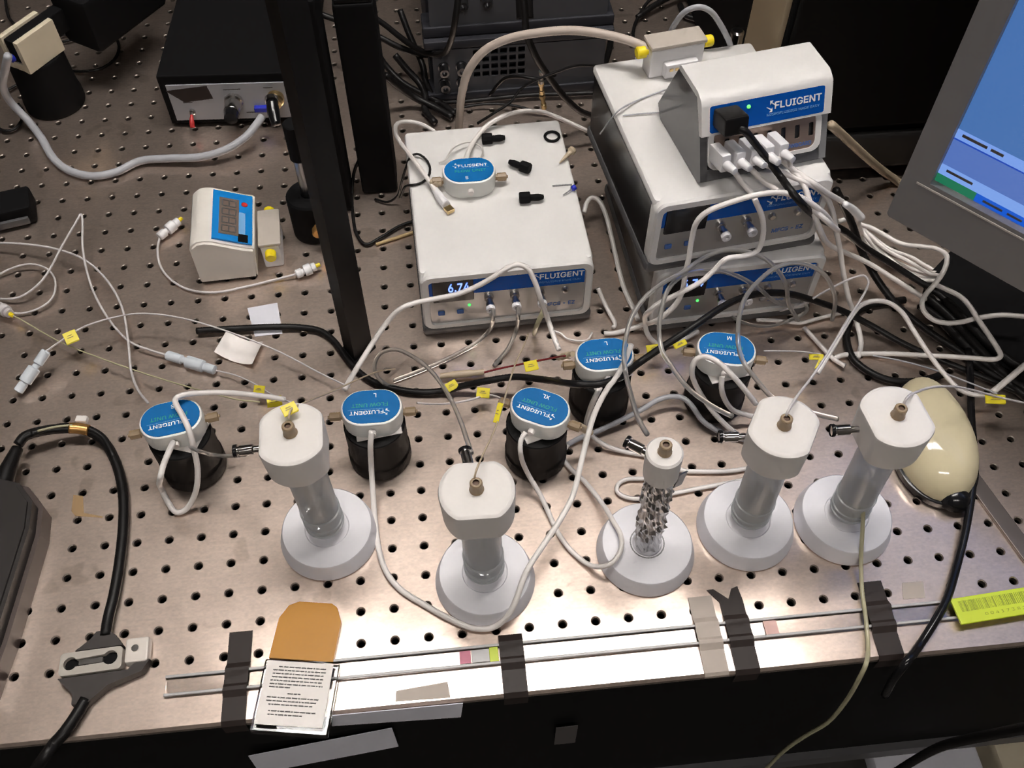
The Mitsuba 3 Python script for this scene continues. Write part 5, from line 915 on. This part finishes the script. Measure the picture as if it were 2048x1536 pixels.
# black cables at the back
BK = [
 ('black cable hanging in front of the upper instrument', .0034, [(0.4243,0.5257,0.1900), (0.4267,0.5252,0.1700), (0.4278,0.5237,0.1500), (0.4373,0.5267,0.1200), (0.4514,0.5350,0.0900), (0.4717,0.5432,0.0550), (0.4900,0.5514,0.0300), (0.5071,0.5666,0.0100)]),
 ('thick black connector end in front of the instruments', .0080, [(0.4284,0.5495,0.1750), (0.4280,0.5409,0.1650), (0.4279,0.5338,0.1550)]),
 ('black cable from the upper instrument to the lower left socket', .0032, [(0.3686,0.5754,0.1600), (0.3644,0.5695,0.1400), (0.3601,0.5742,0.1150), (0.3546,0.5876,0.0900), (0.3479,0.6083,0.0700), (0.3312,0.6339,0.0550), (0.3129,0.6610,0.0500), (0.2890,0.6961,0.0500), (0.2698,0.7220,0.0500), (0.2444,0.7593,0.0500)]),
 ('black cable crossing in front of the lower instrument', .0020, [(0.3996,0.6187,0.0060), (0.4100,0.6078,0.0300), (0.4160,0.6015,0.0400), (0.4298,0.5892,0.0500), (0.4479,0.5831,0.0500), (0.4693,0.6015,0.0400)]),
 ('dark cable arching from behind the lone controller to the stack', .0014, [(0.3780,0.5048,0.0600), (0.3933,0.5054,0.0700), (0.4111,0.5087,0.0800), (0.4216,0.5141,0.0900), (0.4336,0.5129,0.1000), (0.4552,0.5112,0.1100), (0.4734,0.5058,0.1200), (0.4921,0.4908,0.1300)]),
 ('black cable sagging left of the instruments', .0034, [(0.2199,0.6933,0.0700), (0.2513,0.6847,0.0600), (0.2830,0.6732,0.0500), (0.3039,0.6672,0.0400), (0.3254,0.6674,0.0300), (0.3420,0.6621,0.0300)]),
 ('black cable running down between the post and the instruments', .0034, [(0.2474,0.7206,0.0300), (0.2716,0.6992,0.0200), (0.2878,0.6604,0.0200), (0.3033,0.6426,0.0120), (0.3273,0.6233,0.0080), (0.3433,0.6111,0.0060), (0.3585,0.5898,0.0060)]),
 ('black cable looped at the foot of the tall black box', .0016, [(0.2646,0.4835,0.0600), (0.2582,0.4890,0.0400), (0.2496,0.4902,0.0200), (0.2454,0.4785,0.0040), (0.2462,0.4467,0.0030), (0.2500,0.4182,0.0030), (0.2587,0.4043,0.0030), (0.2726,0.4119,0.0030), (0.2927,0.4265,0.0030), (0.3104,0.4332,0.0030)]),
 ('small black loop over the left edge of the lone controller lid', .0011, [(0.2968,0.4167,0.0500), (0.3042,0.4056,0.0740), (0.3109,0.4003,0.0795), (0.3183,0.4022,0.0795), (0.3251,0.4097,0.0795), (0.3276,0.4211,0.0800), (0.3236,0.4336,0.0810), (0.3164,0.4395,0.0820), (0.3101,0.4382,0.0800), (0.3049,0.4355,0.0700), (0.2986,0.4429,0.0450), (0.2904,0.4602,0.0100), (0.2813,0.4609,0.0040), (0.2686,0.4677,0.0030)]),
 ('black cable ring at the far back between the instruments and the stack', .0020, [(0.6267,0.7749,0.0200), (0.6097,0.7765,0.0100), (0.5939,0.7549,0.0060), (0.5826,0.7313,0.0040), (0.5782,0.7067,0.0040), (0.5868,0.6815,0.0040)]),
 ('black cable behind the top of the stack', .0026, [(0.6522,0.6138,0.0500), (0.6648,0.6162,0.0600), (0.6795,0.6055,0.0700), (0.7049,0.6105,0.0600), (0.7268,0.6227,0.0400), (0.7545,0.6327,0.0200)]),
 ('thick black cable at the top edge behind the stack', .0036, [(0.5896,0.7481,0.0060), (0.6138,0.7655,0.0100), (0.6379,0.7791,0.0120), (0.6619,0.7897,0.0120)]),
 ('black cable lying across the holes behind the stack', .0036, [(0.6459,0.7687,0.0060), (0.6477,0.7475,0.0060), (0.6636,0.7356,0.0060), (0.6823,0.7235,0.0060), (0.7008,0.7116,0.0060), (0.7186,0.7098,0.0060)]),
 ('thin black cable loop beside the cream bracket', .0016, [(-0.0928,0.7830,0.0040), (-0.0852,0.8075,0.0040), (-0.0726,0.8217,0.0040), (-0.0541,0.8167,0.0040), (-0.0494,0.8009,0.0040), (-0.0582,0.7845,0.0040), (-0.0797,0.7737,0.0040), (-0.0934,0.7691,0.0040)]),
 ('black cable ring lying on the table beside the black pedestal', .0017, [(-0.0984,0.7815,0.0040), (-0.0771,0.7934,0.0040), (-0.0537,0.7942,0.0040), (-0.0350,0.7772,0.0040), (-0.0257,0.7517,0.0040), (-0.0282,0.7279,0.0040), (-0.0418,0.7123,0.0040), (-0.0610,0.7096,0.0040), (-0.0784,0.7132,0.0040)]),
 ('thin black cable rising to the top edge near the bracket', .0015, [(-0.0860,0.7813,0.0060), (-0.0685,0.7997,0.0060), (-0.0542,0.8220,0.0060), (-0.0397,0.8470,0.0060), (-0.0327,0.8624,0.0060)]),
 ('black cable tangle at the left edge under the grey cable', .0018, [(-0.1535,0.6850,0.0040), (-0.1395,0.6836,0.0040), (-0.1277,0.6933,0.0040), (-0.1107,0.6800,0.0100)]),
 ('thin black cable curl at the left edge below the bracket', .0018, [(-0.1404,0.6215,0.0040), (-0.1278,0.6119,0.0040), (-0.1177,0.6142,0.0040), (-0.1129,0.6305,0.0040), (-0.1150,0.6444,0.0040), (-0.1202,0.6519,0.0080)]),
 ('thin black cable coming in at the top left corner', .0018, [(-0.1763,0.8648,0.0100), (-0.1705,0.8408,0.0080), (-0.1647,0.8225,0.0060), (-0.1561,0.8084,0.0060)]),
 ('black cable draped over the table edge at the bottom right', .0036, [(0.6697,-0.1300,0.0965), (0.6709,-0.1200,0.0447), (0.6717,-0.1100,-0.0073), (0.6783,-0.1000,-0.0640), (0.6903,-0.0900,-0.1437), (0.6860,-0.0900,-0.1821)]),
]
for l, r, p in BK: cable('black_cable', l, 'cable', p, r, 'black_cable', BG)
for l, r, p in [
 ('black cable sagging behind the tall black box toward the instruments', .0040, [(0.2869,0.6059,0.0500), (0.3012,0.6099,0.0300), (0.3163,0.6108,0.0150), (0.3373,0.6005,0.0080), (0.3554,0.5842,0.0060)]),
 ('black cable pile strand nearest the left end of the instruments', .0038, [(0.2980,0.6541,0.0400), (0.3102,0.6467,0.0250), (0.3218,0.6367,0.0150), (0.3274,0.6206,0.0100), (0.3261,0.5999,0.0060), (0.3359,0.5777,0.0060)]),
 ('black cable strand leaning on the side of the lower instrument', .0036, [(0.3071,0.7077,0.0600), (0.3136,0.6917,0.0450), (0.3203,0.6800,0.0300), (0.3272,0.6610,0.0200), (0.3295,0.6400,0.0120), (0.3371,0.6179,0.0080)]),
 ('thin black cable lying in front of the lower instrument', .0016, [(0.3478,0.5960,0.0040), (0.3759,0.6018,0.0060), (0.4008,0.6003,0.0080), (0.4252,0.5944,0.0080), (0.4464,0.5862,0.0060), (0.4654,0.5817,0.0040)]),
 ('black cable running along the table edge of the lower instrument', .0030, [(0.3377,0.6117,0.0060), (0.3710,0.6101,0.0060), (0.4102,0.6124,0.0060), (0.4496,0.6138,0.0060), (0.4888,0.6117,0.0060), (0.5169,0.6107,0.0060)]),
 ('thick black cable dropping between the instruments and the stack', .0036, [(0.5511,0.7823,0.0200), (0.5542,0.7475,0.0120), (0.5507,0.7085,0.0080), (0.5405,0.6736,0.0060), (0.5274,0.6422,0.0060), (0.5175,0.6071,0.0060)])]:
    cable('black_cable', l, 'cable', p, r, 'black_cable', BG)
# chrome adaptor chain hanging in front of the lower instrument
ad = thing('coax_adaptor', 'brass and chrome adaptor chain hanging behind the lone controller', 'adaptor')
pts_ = np.array([(0.4505,0.5691,0.0700), (0.4499,0.5702,0.0550), (0.4522,0.5755,0.0350), (0.4549,0.5760,0.0180)])
for k in range(3): put(ad, 'link', rod(pts_[k], pts_[k + 1], [(0, 0), (.0034, 0), (.0034, .004), (.0022, .005), (.0022, .011), (.0030, .012), (.0030, .018), (0, .018)], 12), 'chrome' if k < 1 else 'brass', 30)
kn_ = thing('metal_knob', 'small metal knob at the back edge of the stack', 'knob')
put(kn_, None, lathe([(0, 0), (.0060, 0), (.0065, .002), (.0065, .012), (.005, .014), (0, .014)], 16), 'chrome', 30, None, xf(*[0.6240, 0.4985, 0.1400]))

# ------------------------------------------------------------------ below the table at the bottom right
cr = thing('storage_crate', 'ribbed cream crate on the floor below the table at the bottom right', 'crate')
cx, cy, cz = 0.921, -0.042, -0.42
put(cr, 'body', rbox(.34, .16, .30, .01, cx + .15, cy - .0, cz - .30), 'cream', 30)
for k in range(9): put(cr, 'rib', rbox(.006, .164, .29, .002, cx + .035 * k, cy, cz - .292), 'cream', 30)
cr2 = thing('stool_seat', 'grey stool seat edge below the table at the bottom right', 'stool')
sx_, sy_, sz_ = 0.814, -0.049, -0.4
put(cr2, 'seat', rbox(.12, .10, .03, .008, sx_, sy_ - .01, sz_ - .03), 'paper_cool', 30)
put(cr2, 'leg', moved(cyl(.015, sz_ - .03 - ZF, ZF), sx_, sy_ - .01), 'dark_grey', 30)
